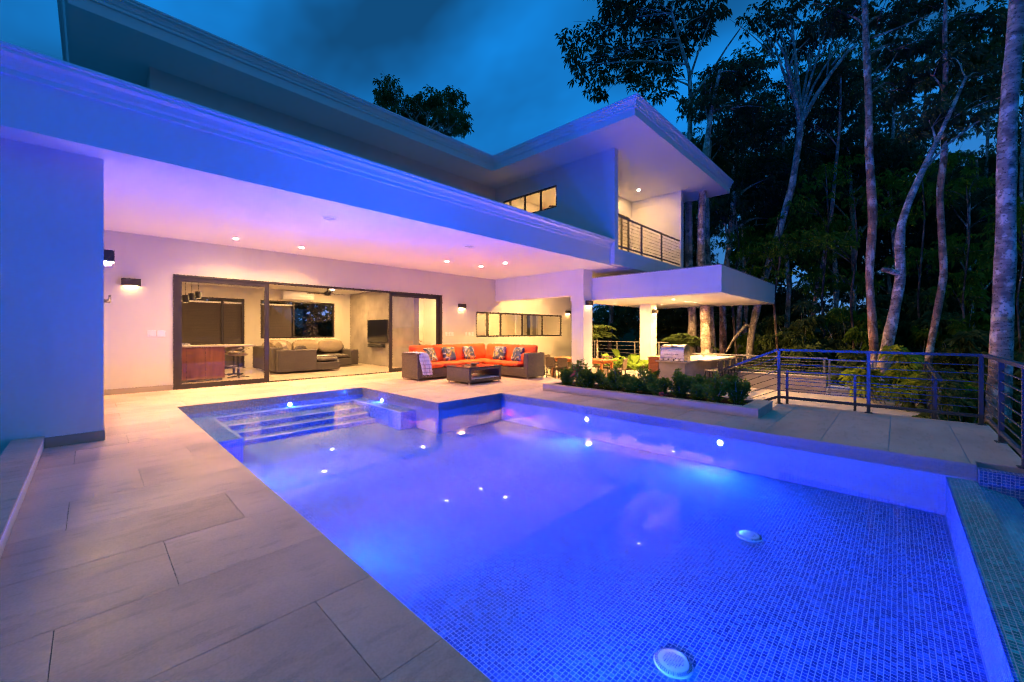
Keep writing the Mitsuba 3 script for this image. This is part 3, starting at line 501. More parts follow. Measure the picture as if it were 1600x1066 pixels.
# orange side cushion and folded throw over the left arm
cush(.15, .60, .40, (6.20, 9.44, .62), seed=50, name='side_cushion', e=.24); cush(.52, .15, .30, (8.55, 7.53, .58), seed=51, name='side_cushion', e=.24)
def cloth(path, width, side, name, label, mat, fringe=True, seed=0, group=None):
    p = np.array(path, float); t = np.linspace(0, 1, 60); d = np.r_[0, np.cumsum(np.linalg.norm(np.diff(p, axis=0), axis=1))]; d /= d[-1]
    q = np.stack([np.interp(t, d, p[:, k]) for k in range(3)], 1)
    for _ in range(3): q[1:-1] = (q[:-2] + q[1:-1] * 2 + q[2:]) / 4
    s = np.array(side, float); w = np.linspace(-.5, .5, 22); tn = np.gradient(q, axis=0); tn /= np.linalg.norm(tn, axis=1, keepdims=True); nr = np.cross(s, tn)
    g = q[:, None] + s * (w * width)[None, :, None] * (1 - .25 * t[:, None, None])
    g = g + nr[:, None] * (.014 * np.sin(w * 26 + 2 * t[:, None]) * (t[:, None] * .9 + .25))[..., None]
    v = g.reshape(-1, 3); i, j = np.meshgrid(np.arange(59), np.arange(21), indexing='ij'); f = np.stack([i * 22 + j, i * 22 + j + 1, (i + 1) * 22 + j + 1, (i + 1) * 22 + j], -1).reshape(-1, 4)
    k = thing(name, label, 'blanket', group); m = trimesh.Trimesh(v, np.vstack([f[:, [0, 1, 2]], f[:, [0, 2, 3]]]), process=False)
    back = m.copy(); back.vertices = back.vertices - np.repeat(nr, 22, axis=0) * .006; back.invert(); add('weave', cat_(m, back), mat, k, smooth=True)
    if fringe: add('fringe', cat_(*[tube([g[-1, j], g[-1, j] + [0.004 * math.sin(j * 3), 0.004 * math.cos(j * 5), -.05]], [.004, .002], 4) for j in range(0, 22, 2)]), mat, k, kind='stuff')
cloth([(5.98, 9.62, .748), (5.99, 9.40, .752), (6.01, 9.20, .752), (6.06, 9.085, .745), (6.10, 9.04, .64), (6.15, 9.015, .45), (6.19, 9.0, .16)], .36, (.90, -.36, 0.0), 'throw_blanket', 'striped fringed throw blanket hanging over the left arm of the orange sofa', 'm_throw')
# coffee table
C = thing('coffee_table', 'dark wicker coffee table with glass top and open shelf before the orange sofa', 'coffee table')
add('side_panel', cb(6.39, 6.47, 7.55, 8.45, .05, .40, .008), 'm_wicker', C); add('side_panel', cb(7.42, 7.50, 7.55, 8.45, .05, .40, .008), 'm_wicker', C)
add('base', cb(6.47, 7.42, 7.55, 8.45, .05, .13, .006), 'm_wicker', C); add('apron', cat_(cb(6.47, 7.42, 7.55, 7.60, .345, .40, .005), cb(6.47, 7.42, 8.40, 8.45, .345, .40, .005)), 'm_wicker', C)
add('shelf', cb(6.475, 7.415, 7.56, 8.44, .131, .15, .004), 'm_trim', C)
add('top', cb(6.38, 7.51, 7.54, 8.46, .401, .425, .006), 'm_tabletop', C)
for x, y in ((6.43, 7.6), (7.46, 7.6), (6.43, 8.4), (7.46, 8.4)): add('foot', cyl(x, y, 0, .05, .022, n=10), 'm_steel', C)
k = thing('bowl', 'small brown bowl of dry decoration on the coffee table', 'bowl'); b = trimesh.creation.revolve([[.0, .008], [.06, .012], [.095, .05], [.10, .055], [.104, .05], [.06, .0], [0, .0]], sections=24); add('body', mv(b, 6.95, 8.02, .426), 'm_terracotta', k, smooth=30)
r = np.random.default_rng(3); add('filling', cat_(*[mv(trimesh.creation.icosphere(1, .026), 6.95 + r.normal() * .035, 8.02 + r.normal() * .035, .462 + r.random() * .02) for _ in range(12)]), 'm_skirting', k, kind='stuff')
# ---------------------------------------------------------------- inside the living room
K = thing('kitchen_island', 'wooden kitchen island with pale stone top behind the left glass door', 'kitchen island')
add('body', cb(.9, 2.52, 13.15, 13.95, .06, .90, .005), 'm_walnut', K); add('plinth', bx(.95, 2.47, 13.2, 13.9, 0, .06), 'm_black', K); add('worktop', cb(.85, 3.25, 13.10, 14.0, .90, .94, .006), 'm_counter', K)
add('panel_joint', cat_(*[bx(x, x + .005, 13.147, 13.151, .08, .89) for x in (1.3, 1.7, 2.1)]), 'm_black', K)
k = thing('tray', 'small pale tray with cups on the kitchen island', 'tray'); add('base', cb(1.55, 1.85, 13.4, 13.6, .941, .955, .004), 'm_white_plastic', k); 
for i in range(4): add('cup', cyl(1.6 + .065 * i, 13.5, .956, 1.0, .025, .03, 12), 'm_white_plastic', k)
def bar_chair(x, y, rz, label):
    k = thing('swivel_bar_stool', label, 'stool', 'stools at the kitchen island'); A = lambda n, m, mt='m_black', **kw: add(n, mv(rot(m, rz), x, y, 0), mt, k, **kw)
    A('base', cat_(*[bar([0, 0, .04], [.27 * math.cos(a), .27 * math.sin(a), .015], .035, .025) for a in np.arange(5) * 2 * np.pi / 5 + .3])); A('post', cyl(0, 0, .03, .62, .028, .022)); A('footrest', mv(trimesh.creation.torus(.16, .012, 24, 8), 0, 0, .28), 'm_steel', smooth=True)
    A('seat', mv(cushion(.44, .42, .10, .5), 0, 0, .66), 'm_taupe', smooth=True); b = np.linspace(-1.1, 1.1, 9); A('backrest', tube([[.25 * math.sin(t), .24 * math.cos(t), .86 - .04 * abs(t)] for t in b], .035, 8), 'm_taupe', smooth=True)
    A('arm', tube([[-.22, .1, .69], [-.24, -.05, .80], [-.2, -.2, .82]], .014, 8), 'm_steel', smooth=True); A('arm', tube([[.22, .1, .69], [.24, -.05, .80], [.2, -.2, .82]], .014, 8), 'm_steel', smooth=True)
bar_chair(2.93, 13.62, 100, 'swivel bar stool with chrome arms at the end of the kitchen island'); bar_chair(3.0, 14.5, 70, 'swivel bar stool partly hidden behind the kitchen island')
for i, (x, y, z, w) in enumerate(((1.80, 14.0, 2.10, 'left of three black cylinder pendant lamps over the kitchen island'), (1.95, 14.15, 2.17, 'middle of three black cylinder pendant lamps over the kitchen island'), (2.12, 14.3, 2.24, 'right of three black cylinder pendant lamps over the kitchen island'))):
    k = thing('pendant_lamp', w, 'pendant lamp', 'pendant lamps over the kitchen island'); add('cord', cyl(x, y, z + .2, 2.9, .006, n=6), 'm_black', k); add('shade', tube([[x, y, z], [x, y, z + .2], [x, y, z + .205]], [.075, .075, .01], 20), 'm_black', k, smooth=40)
    add('lens', disc(x, y, z - .002, .055), 'm_lens', k, emit=WARM * .45)
G = thing('grey_sofa', 'large grey brown corner sofa with loose cushions in the living room', 'sofa')
add('arm', cb(3.95, 5.10, 13.62, 13.86, .05, .74, .03), 'm_grey_sofa', G); add('back_panel', cb(3.90, 4.14, 13.86, 16.2, .05, .80, .03), 'm_grey_sofa', G); add('back_panel', cb(4.14, 7.0, 15.96, 16.2, .05, .80, .03), 'm_grey_sofa', G)
add('base', cat_(cb(4.14, 5.1, 13.86, 15.96, .05, .30, .02), cb(5.1, 5.84, 13.62, 14.9, .05, .30, .02), cb(5.1, 6.85, 14.9, 15.96, .05, .30, .02)), 'm_grey_sofa', G); add('arm', cb(6.85, 7.15, 15.0, 16.2, .05, .62, .03), 'm_grey_sofa', G)
cush(.74, 1.28, .16, (5.47, 14.27, .385), name='chaise_cushion', mat='m_grey_sofa', parent=G, seed=3)
for i, x in enumerate((4.7, 5.55, 6.38)): cush(.84, .9, .16, (x, 15.4, .385), name='seat_cushion', mat='m_grey_sofa', parent=G, seed=4 + i)
for i, x in enumerate((4.55, 5.5, 6.40)): cush(.92, .2, .52, (x, 15.82, .76), rx=-12, name='back_cushion', mat='m_taupe', parent=G, seed=10 + i)
for i, y in enumerate((14.3, 15.1)): cush(.8, .2, .5, (4.26, y, .74), rx=-12, rz=90, name='back_cushion', mat='m_taupe', parent=G, seed=14 + i)
k = thing('throw_pillow', 'dark round edged pillow against the arm of the grey sofa', 'cushion'); m = cushion(.42, .16, .40, .5, seed=9); rot(m, 14, (1, 0, 0)); add('cover', mv(rot(m, 20), 4.72, 14.02, .66), 'm_grey_sofa', k, smooth=True)
cloth([(5.1, 14.3, .478), (5.45, 14.2, .482), (5.80, 14.12, .478), (5.875, 14.08, .40), (5.885, 14.06, .25), (5.89, 14.05, .17)], .42, (.1, -.99, 0), 'throw_blanket', 'white throw blanket laid over the chaise of the grey sofa', 'm_white_cloth')
k = thing('air_conditioner', 'white wall mounted air conditioner above the living room window', 'air conditioner')
pr = Polygon([(0, 0), (-.17, .04), (-.205, .12), (-.20, .33), (-.18, .345), (0, .345)]); m = trimesh.creation.extrude_polygon(pr, 1.12, engine='earcut'); m.apply_transform(np.array([[0, 0, 1, 5.05], [1, 0, 0, 16.999], [0, 1, 0, 2.52], [0, 0, 0, 1.0]])); add('body', m, 'm_white_plastic', k); add('vent', bar([5.12, 16.90, 2.553], [6.10, 16.90, 2.553], .09, .012), 'm_black', k); add('flap', bar([5.1, 16.835, 2.548], [6.12, 16.835, 2.548], .05, .008), 'm_white_plastic', k)
def fan(x, y, z, top, R, label):
    k = thing('ceiling_fan', label, 'ceiling fan'); add('rod', cyl(x, y, z + .06, top, .018, n=10), 'm_black', k); add('motor', tube([[x, y, z - .09], [x, y, z - .07], [x, y, z + .05], [x, y, z + .07]], [.05, .10, .10, .04], 20), 'm_black', k, smooth=40)
    for a in (20, 140, 260):
        m = cb(.10, R, -.07, .07, -.006, .006, .004); rot(m, 10, (1, 0, 0)); rot(m, a); add('blade', mv(m, x, y, z), 'm_black', k)
fan(5.98, 15.0, 2.70, 2.9, .72, 'black three blade ceiling fan in the living room'); fan(12.6, 9.25, 6.10, 7.0, .6, 'black ceiling fan behind the upper bedroom window')
k = thing('television', 'black flat television on the concrete feature wall', 'television'); add('bezel', cb(7.66, 7.718, 13.76, 15.32, .87, 1.76, .008), 'm_black', k); add('screen', bx(7.656, 7.659, 13.78, 15.30, .90, 1.745), 'm_screen', k)
k = thing('soundbar', 'dark shelf box mounted under the television', 'soundbar'); add('body', cb(7.56, 7.718, 14.0, 15.1, .70, .82, .008), 'm_black', k)
k = thing('staircase', 'dark open staircase in the hall behind the right glass panel', 'staircase')
for i in range(6): add('tread', bx(9.1, 9.35 + .0, 12.4 + .0, 12.41, 0, .01) if False else cb(8.75 + i * .25, 9.02 + i * .25, 13.9, 14.9, 1.08 - i * .18, 1.12 - i * .18, .004), 'm_walnut', k)
add('stringer', trimesh.convex.convex_hull(np.array([[x, y, z] for y in (13.84, 13.89) for x, z in ((8.7, 1.14), (8.7, .9), (10.08, 0.0), (10.09, .16))])), 'm_frame', k)
# ---------------------------------------------------------------- dining set under the house
D = thing('dining_table', 'orange brown wooden dining table on the lower patio behind the near column', 'table')
for i in range(5): add('plank', cb(12.25 + i * .186, 12.25 + (i + 1) * .186 - .004, 7.35, 9.75, .255, .30, .004), 'm_teak', D)
add('apron', cat_(bx(12.33, 13.1, 7.45, 7.49, .17, .254), bx(12.33, 13.1, 9.61, 9.65, .17, .254), bx(12.30, 12.34, 7.49, 9.61, .17, .254)), 'm_teak', D)
for x, y in ((12.36, 7.48), (13.06, 7.48), (12.36, 9.62), (13.06, 9.62)): add('leg', cb(x - .04, x + .04, y - .04, y + .04, ZL, .17, .005), 'm_teak', D)
def dining_chair(x, y, rz, label):
    k = thing('dining_chair', label, 'chair', 'woven chairs around the dining table'); A = lambda n, m, mt='m_wicker': add(n, mv(rot(m, rz), x, y, ZL), mt, k)
    A('seat', cb(-.22, .22, -.22, .22, .42, .46, .012)); b = cb(-.215, .215, -.02, .015, 0, .36, .012); rot(b, 7, (1, 0, 0)); A('backrest', mv(b, 0, -.21, .46))
    for a, c in ((-.19, -.19), (.19, -.19), (-.19, .19), (.19, .19)): A('leg', bar([a, c, .42], [a * 1.06, c * 1.08, 0], .032), 'm_black')
    A('stretcher', cat_(bar([-.195, -.19, .1], [-.195, .19, .1], .018), bar([.195, -.19, .1], [.195, .19, .1], .018), bar([-.195, -.2, .1], [.195, -.2, .1], .018)), 'm_black')
for x, y, a, w in ((12.0, 9.28, -90, 'woven dining chair nearest the end of the orange sofa'), (12.0, 8.72, -90, 'woven dining chair partly behind the near white column'), (12.9, 10.1, 180, 'woven dining chair at the house end of the wooden table'), (13.45, 8.0, 100, 'woven dining chair on the far side of the wooden table'), (12.75, 7.05, 10, 'pale dining chair at the column end of the wooden table'), (13.5, 9.1, 90, 'woven dining chair against the house wall side beyond the table')): dining_chair(x, y, a, w)
# ---------------------------------------------------------------- outdoor kitchen
B_ = thing('barbecue_counter', 'stone clad outdoor kitchen counter under the canopy', 'counter')
add('body', cb(11.85, 15.4, 4.42, 5.20, ZL, .40, .006), 'm_stonewall', B_); add('worktop', cat_(cb(11.78, 15.5, 4.33, 5.27, .402, .445, .006), cb(12.75, 15.5, 4.05, 4.328, .402, .444, .006)), 'm_counter', B_)
for i in range(7): add('slat', cb(11.86, 12.55, 5.215 + .0, 5.53, ZL + .03 + i * .133, ZL + .03 + i * .133 + .127, .004), 'm_teak', B_)
add('cabinet_top', cb(11.83, 12.6, 5.205, 5.56, .505, .54, .005), 'm_teak', B_)
Gk = thing('gas_grill', 'polished steel gas grill with a curved lid on the counter', 'grill')
hood = Polygon([(0, 0), (0, .17), (.05, .29), (.14, .365), (.28, .385), (.42, .35), (.47, .25), (.47, 0)]); m = trimesh.creation.extrude_polygon(hood, .66, engine='earcut')
m.apply_transform(np.array([[1, 0, 0, 11.84], [0, 0, -1, 5.13], [0, 1, 0, .535], [0, 0, 0, 1.0]])); trimesh.repair.fix_normals(m); add('lid', m, 'm_steel', Gk, smooth=35)
for y in (4.452, 5.13):
    m = trimesh.creation.extrude_polygon(hood.buffer(.012), .02, engine='earcut'); m.apply_transform(np.array([[1, 0, 0, 11.84], [0, 0, -1, y + .02], [0, 1, 0, .535], [0, 0, 0, 1.0]])); trimesh.repair.fix_normals(m); add('lid_end', m, 'm_steel', Gk)
add('body', cb(11.80, 12.34, 4.44, 5.16, .446, .53, .008), 'm_steel', Gk); add('handle', cat_(tube([[11.79, 4.58, .64], [11.79, 5.02, .64]], .014, 10), bar([11.79, 4.6, .64], [11.85, 4.6, .64], .015), bar([11.79, 5.0, .64], [11.85, 5.0, .64], .015)), 'm_steel', Gk)
for y in (4.56, 4.72, 4.88, 5.04): add('knob', tube([[11.80, y, .488], [11.765, y, .488]], .022, 14), 'm_steel_dark', Gk)
b = trimesh.creation.cylinder(.05, .006, sections=24); rot(b, 90, (0, 1, 0)); rot(b, -38, (0, 1, 0)); add('gauge', mv(b, 11.90, 4.79, .868), 'm_steel_dark', Gk)
for i in range(5):
    x = 12.55 + i * .62; k = thing('bar_stool', ('bar stool nearest the grill', 'second bar stool from the grill', 'third bar stool from the grill', 'fourth bar stool from the grill', 'bar stool farthest from the grill at the counter end')[i], 'stool', 'low backed stools along the outdoor counter'); y = 3.86; z0 = ZL
    add('seat', cb(x - .2, x + .2, y - .17, y + .2, z0 + .60, z0 + .64, .015), 'm_taupe', k); bk = cb(x - .2, x + .2, y - .20, y - .16, z0 + .64, z0 + .93, .012); add('backrest', bk, 'm_wicker', k)
    for a, c in ((-.17, -.17), (.17, -.17), (-.17, .17), (.17, .17)): add('leg', bar([x + a, y + c, z0 + .6], [x + a * 1.15, y + c * 1.15, z0], .028), 'm_black', k)
    add('footrest', cat_(bar([x - .18, y + .18, z0 + .2], [x + .18, y + .18, z0 + .2], .02), bar([x - .18, y - .18, z0 + .2], [x - .18, y + .18, z0 + .2], .02), bar([x + .18, y - .18, z0 + .2], [x + .18, y + .18, z0 + .2], .02)), 'm_black', k)
    if i < 4:
        k = thing('place_mat', ('place mat nearest the grill', 'second place mat from the grill', 'third place mat from the grill', 'fourth place mat from the grill')[i] + ' on the counter', 'place mat', 'place mats on the outdoor counter'); add('sheet', cb(x + .12, x + .56, 4.12, 4.42, .4455, .452, .002), 'm_white_cloth', k)
# ---------------------------------------------------------------- retaining wall, railings
k = thing('retaining_wall', 'pale rendered retaining wall at the far side of the lower patio', 'wall'); add('body', bx(14.3, 14.5, 1.45, 5.4, -1.2, .0), 'm_stonewall', k); add('coping', cb(14.28, 14.52, 1.43, 5.4, .001, .035, .006), 'm_paving', k); add('end_block', cb(14.3, 14.9, .95, 1.44, -1.2, -.25, .01), 'm_plaster', k)
railing('deck_railing', 'black bar railing along the far edge of the pool deck', (8.69, 1.56), (8.69, -.894), 1.0, (0.0, .5, .985), 6, 0.0)
railing('deck_railing', 'black bar railing at the right corner beyond the infinity edge', (8.63, -.894), (3.4, -.894), 1.0, (.22, .46, .70), 6, 0.0)
k = thing('stair_handrail', 'sloping black handrail beside the steps down to the lower patio', 'railing'); a, b = np.array([8.69, 1.60]), np.array([8.69, 2.95]); f = lambda s, z: [8.69, 1.58 + s * 1.0, z - .46 * s]
add('top_rail', bar(f(0, .98), f(1, .98), .055, .04), 'm_rail', k); add('post', bar([8.69, 2.56, ZL], [8.69, 2.56, .50], .045), 'm_rail', k); add('bottom_rail', bar(f(0, .12), f(1, .12), .03, .045), 'm_rail', k)
for i in range(6): add('bar', bar(f(0, .12 + .84 * (i + 1) / 7), f(1, .12 + .84 * (i + 1) / 7), .012), 'm_rail', k)
railing('patio_railing', 'dark bar railing on the near side of the lower patio', (8.86, 1.50), (8.86, -.44), .60, (.02, .51, .99), 5, ZL, tw=.022, pw=.036)
railing('patio_railing', 'bar railing closing the right end of the lower patio', (8.90, -.47), (14.1, -.5), .60, (.33, .66, .99), 5, ZL)
railing('patio_railing', 'grey bar railing along the far edge of the lower patio', (14.22, 1.4), (14.22, -.47), .54, (.02, .5), 5, ZL, 'm_steelrail', 'm_steelrail')
railing('patio_railing', 'grey bar railing on the grass above the retaining wall', (14.62, 5.2), (14.62, 1.44), .56, (.1, .36, .68, .98), 4, -.02, 'm_steelrail', 'm_steelrail', low=.1)
railing('patio_railing', 'grey bar railing behind the broad leaved plants', (16.9, 11.0), (16.9, 7.0), .86, (.1, .4, .62, .9), 6, ZL, 'm_steelrail', 'm_steelrail')
# ---------------------------------------------------------------- planter with shrubs
k = thing('planter', 'long low rendered planter between the pool and the outdoor kitchen', 'planter')
ring = sbox(6.964, 1.517, 7.932, 5.70).difference(sbox(7.12, 1.75, 7.80, 5.55)); add('wall', extr(ring, -.6 if False else .0005, .128), 'm_planter', k); add('coping', extr(ring.buffer(.006, join_style=2), .1285, .145), TILES[2], k)
rear = bx(7.80, 7.932, 1.56, 5.70, -.6, .0); add('retaining_face', rear, 'm_plaster', k)
sv = np.array([[x, y, .085 + .05 * meshkit.fbm(np.array([x * 6, y * 6, 0.0]), 3, 2)] for x in np.linspace(7.12, 7.80, 14) for y in np.linspace(1.75, 5.55, 60)]); I, J = np.meshgrid(np.arange(13), np.arange(59), indexing='ij')
add('soil', (sv, np.stack([I * 60 + J, (I + 1) * 60 + J, (I + 1) * 60 + J + 1, I * 60 + J + 1], -1).reshape(-1, 4)), 'm_soil', k, smooth=True)
def leaves(c, d, L, Wd, rng, fold=.25, droop=.25, roll=None):
    "kite leaves: base points c, directions d, lengths L, width ratio Wd"
    n = len(c); d = d / (np.linalg.norm(d, axis=1, keepdims=True) + 1e-9); r = rng.normal(size=(n, 3)) * .55 + [0, 0, 1.0]
    s = np.cross(d, r); s /= np.linalg.norm(s, axis=1, keepdims=True) + 1e-9; u = np.cross(s, d); L = np.broadcast_to(L, n)[:, None]; w = L * Wd
    m = c + d * L * .48 + u * L * .04; tip = c + d * L * .98 - np.array([0, 0, 1]) * L * droop
    v = np.stack([c, m + s * w / 2 + u * w * fold, tip, m - s * w / 2 + u * w * fold], 1).reshape(-1, 3)
    b = np.arange(n)[:, None] * 4; return v, np.vstack([b + [0, 1, 2], b + [0, 2, 3]])
def tris(vf): return trimesh.Trimesh(vf[0], vf[1], process=False)
def shrub(x, y, z, h, w, seed, label, stems=9, mat=4, flower=False, leaf=.085, nleaf=58):
    r = np.random.default_rng(seed); k = thing('leafy_shrub', label, 'shrub', 'shrubs in the long planter'); st, cs, ds, tips = [], [], [], []
    for i in range(stems):
        a = r.random() * 6.28; o = r.random() ** .6 * w; hh = h * (1 - .45 * (o / w) ** 2) * (.75 + .4 * r.random()); b = np.array([x + .25 * o * math.cos(a), y + .25 * o * math.sin(a), z]); tp = np.array([x + o * math.cos(a), y + o * math.sin(a), z + hh])
        pts = np.array([b, b * .5 + tp * .5 + [0, 0, .05 * h], tp]); st.append(tube(pts, [.007, .005, .002], 5)); tips.append(tp)
        s = r.random(nleaf) ** .8; c = (b + (tp - b) * s[:, None]) + r.normal(size=(nleaf, 3)) * .02; an = r.random(nleaf) * 6.28
        cs.append(c); ds.append(np.stack([np.cos(an), np.sin(an), .35 + .8 * s + .3 * r.normal(size=nleaf)], 1))
    add('stem', cat_(*st), 'm_bark_grey', k, kind='stuff'); c, d = np.vstack(cs), np.vstack(ds)
    add('foliage', tris(leaves(c, d, leaf * (.7 + .6 * r.random(len(c))), .46, r, droop=.12)), LEAF[mat], k, kind='stuff')
    if flower:
        for tp in tips[:flower]:
            q = tp + [-.10, 0, -.18]; c = q + r.normal(size=(26, 3)) * .03; add('flower_head', tris(leaves(c, r.normal(size=(26, 3)) + [0, 0, .6], .04, .7, r)), 'm_flower', k)
names = ['shrub at the sofa end of the planter', 'second shrub from the sofa end of the planter, with red flowers', 'third shrub from the sofa end of the planter', 'fourth shrub from the sofa end of the planter', 'fifth shrub from the sofa end, before the broad leaved bed', 'sixth shrub from the sofa end, left of the grill counter',
         'tall shrub in the planter before the grill', 'shrub with one red flower between the grill and the bar stools', 'shrub in the planter before the first bar stool', 'shrub in the planter before the last bar stools', 'shrub second from the railing end of the planter', 'shrub at the railing end of the planter']
for i, n in enumerate(names):
    y = 5.38 - i * .312; shrub(7.43 + .09 * math.sin(i * 2.4), y, .11, (.36, .50, .34, .38, .43, .32, .50, .31, .46, .38, .47, .43)[i], (.25, .28, .24, .29, .26, .22, .30, .23, .28, .26, .3, .25)[i], 100 + i, n, stems=17, leaf=.07, nleaf=70, flower=(3 if i == 1 else 1 if i == 7 else 0))
# raised bed with broad leaved plants and palm
Q = thing('raised_bed', 'low pale walled planting bed beside the far column', 'planter'); bed = Polygon([(13.45, 7.75), (13.6, 7.2), (14.2, 6.75), (15.0, 6.62), (16.4, 7.0), (16.6, 9.5), (13.9, 9.6)])
add('wall', extr(bed.difference(bed.buffer(-.13)), ZL, -.12), 'm_plaster', Q); add('soil', extr(bed.buffer(-.13).difference(sbox(14.95, 6.85, 15.57, 7.4)), ZL, -.16), 'm_soil', Q)
def broadleaf(x, y, z, n, L, seed, label, mat=5, spread=1.0, wd=.36):
    r = np.random.default_rng(seed); k = thing('broad_leaved_plant', label, 'plant')
    for i in range(n):
        a = i * 2.4 + r.random() * .5; el = .45 + .6 * r.random(); l = L * (.7 + .5 * r.random()); t = np.linspace(0, 1, 9); out = spread * l * np.sin(t * 1.25) * math.cos(el); up_ = l * (t * math.sin(el) * 1.5 - .62 * t ** 2.2)
        c = np.stack([x + out * math.cos(a), y + out * math.sin(a), z + up_], 1); s = np.array([-math.sin(a), math.cos(a), 0]); w = l * wd * np.sin(np.clip((t - .22) / .78, 0, 1) * np.pi) ** .75 * .5
        v = np.concatenate([c, c + s * w[:, None] + [0, 0, .0] - np.array([0, 0, 1]) * (w * .28)[:, None] * -1, c - s * w[:, None] + np.array([0, 0, 1]) * (w * .28)[:, None]]); f = []
        for j in range(8): f += [[j, j + 1, 9 + j + 1, 9 + j], [j, 18 + j, 18 + j + 1, j + 1]]
        add('leaf', (v, np.array(f)), LEAF[mat], k, smooth=True); add('stalk', tube(c[:4], [.010, .009, .007, .004], 5), LEAF[mat], k)
for i, (x, y, n, L, w) in enumerate(((14.15, 7.15, 13, .85, 'bright broad leaved plant left of the far column'), (13.95, 7.95, 11, .9, 'broad leaved plant with one long arching leaf beside the near column'), (14.75, 7.75, 10, .75, 'broad leaved plant close behind the far column'), (15.6, 8.5, 10, .9, 'broad leaved plant at the back of the raised bed'), (14.6, 6.95, 8, .6, 'small bright broad leaved plant at the rim of the raised bed'))): broadleaf(x, y, -.17, n, L, 40 + i, w)
def palm(x, y, z, h, n, L, seed, label):
    r = np.random.default_rng(seed); k = thing('palm', label, 'palm'); add('trunk', tube([[x, y, z], [x + .02, y, z + h * .5], [x, y, z + h]], [.05, .045, .04], 8), BARK[2], k)
    for i in range(n):
        a = i * 2.4 + r.random(); el = .5 + .8 * r.random(); t = np.linspace(0, 1, 14); c = np.stack([x + L * t * math.cos(el) * math.cos(a), y + L * t * math.cos(el) * math.sin(a), z + h + L * (t * math.sin(el) - .55 * t ** 2)], 1)
        d = np.gradient(c, axis=0); s = np.array([-math.sin(a), math.cos(a), 0]); cc = np.repeat(c[2:], 2, 0); sg = np.tile([1, -1], 12)[:, None]; dd = np.repeat(d[2:], 2, 0); dd /= np.linalg.norm(dd, axis=1, keepdims=True)
        vf = leaves(cc, dd * .55 + s * sg - [0, 0, .25], L * .36 * (1 - .5 * np.repeat(t[2:], 2)), .10, r, droop=.2); add('frond', cat_(tris(vf), tube(c, np.linspace(.010, .003, 14), 4)), LEAF[1], k)
palm(15.1, 9.35, -.17, 1.15, 13, 1.5, 5, 'small palm standing behind the near white column')
palm(17.6, 6.6, -.1, .7, 10, 1.5, 6, 'palm in the dark behind the grill')
# ---------------------------------------------------------------- forest
def limb(a, b, r0, r1, rng, wob=.06, n=8):
    t = np.linspace(0, 1, n)[:, None]; L = np.linalg.norm(b - a); off = np.cumsum(rng.normal(size=(n, 3)), 0) * wob * L / n; off -= t * off[-1]
    return tube(a + (b - a) * t + off + np.array([0, 0, 1]) * (np.sin(t * np.pi) * .07 * L), np.linspace(r0, r1, n), 6)
def foliage(centres, radii, dens, L, rng, up=.0, wd=.40, flat=1.0):
    cs, ds = [], []
    for c, rr, dn in zip(centres, radii, dens):
        n = max(3, int(dn)); u = rng.normal(size=(n, 3)); u /= np.linalg.norm(u, axis=1, keepdims=True); q = c + u * (rng.random(n) ** .45)[:, None] * rr
        m = 15; a = rng.random((n, m)) * 6.28; e = rng.normal(size=(n, m)) * .45 + up; d = np.stack([np.cos(a) * np.cos(e), np.sin(a) * np.cos(e), np.sin(e) - .35], -1)
        b = q[:, None] + d * (rng.random((n, m, 1)) * L * .8); cs.append(b.reshape(-1, 3)); ds.append(d.reshape(-1, 3))
    c, d = np.vstack(cs), np.vstack(ds); return tris(leaves(c, d, L * (.65 + .7 * rng.random(len(c))), wd, rng, droop=.38))
def tree(name, label, d, stem, blobs, leaf, mat, bk, seed, dens=1.0, group=None, root=None, extra=(), wd=.40):
    "stem: (u, v, width in px) from the foot up; blobs: (u, v, ru, rv[, depth shift]) in photo pixels at depth d"
    r = np.random.default_rng(seed); k = thing(name, label, 'tree', group); s = np.array([at(u, v, d) for u, v, w in stem]); ca = lambda u: math.cos(math.atan((u - CX) / F)); w = np.array([w * ca(u) for u, v, w in stem]) * d / F / 2
    if root is not None: s = np.vstack([[s[0][0], s[0][1], root], s]); w = np.r_[w[0] * 1.35, w]
    t = np.r_[0, np.cumsum(np.linalg.norm(np.diff(s, axis=0), axis=1))]; tt = np.linspace(0, t[-1], max(12, int(t[-1] / .12))); c = np.stack([np.interp(tt, t, s[:, i]) for i in range(3)], 1)
    for _ in range(4): c[1:-1] = (c[:-2] + 2 * c[1:-1] + c[2:]) / 4
    rad = np.interp(tt, t, w); rad = rad * (1 + .10 * (meshkit.fbm(np.stack([tt * 1.6, tt * 0 + seed, tt * 0], 1), 3, seed) - .5) * 2)
    limbs = [tube(c, rad, 12)]
    for e in extra:   # extra limbs: lists of (u, v, width)
        p = np.array([at(u, v, d) for u, v, _ in e]); limbs.append(tube(p, np.array([q * ca(u_) for u_, _, q in e]) * d / F / 2, 8))
    cen, R = [], []
    for b in blobs:
        u, v, ru, rv = b[:4]; dd = d + (b[4] if len(b) > 4 else abs(r.normal()) * .07 * d + .35); p = at(u, v, dd); rr = np.array([ru * d / F] * 2 + [rv * d / F]); rr[:2] = np.maximum(rr[:2], rr[2] * .8); cen.append(p); R.append(rr)
        j = np.argmin(np.linalg.norm(c - (p - [0, 0, rr[2] * 1.6]), axis=1)); j = min(j, len(c) - 1); ra = max(.012, min(rad[j] * .55, .09)); limbs.append(limb(c[j], p, ra, .012, r))
        for _ in range(3): limbs.append(limb(c[j] + (p - c[j]) * .6, p + r.normal(size=3) * rr * .6, ra * .4, .006, r, n=5))
    add('trunk', cat_(*limbs), BARK[bk], k, smooth=True)
    if blobs: add('crown', foliage(cen, R, [dens * 21.0 * (q[0] * q[1] * q[2]) ** (1 / 3) ** 1 * max(q[0], .8) / max(leaf, .12) * .55 for q in R], leaf * .78, r, wd=wd), LEAF[mat], k)
    return k
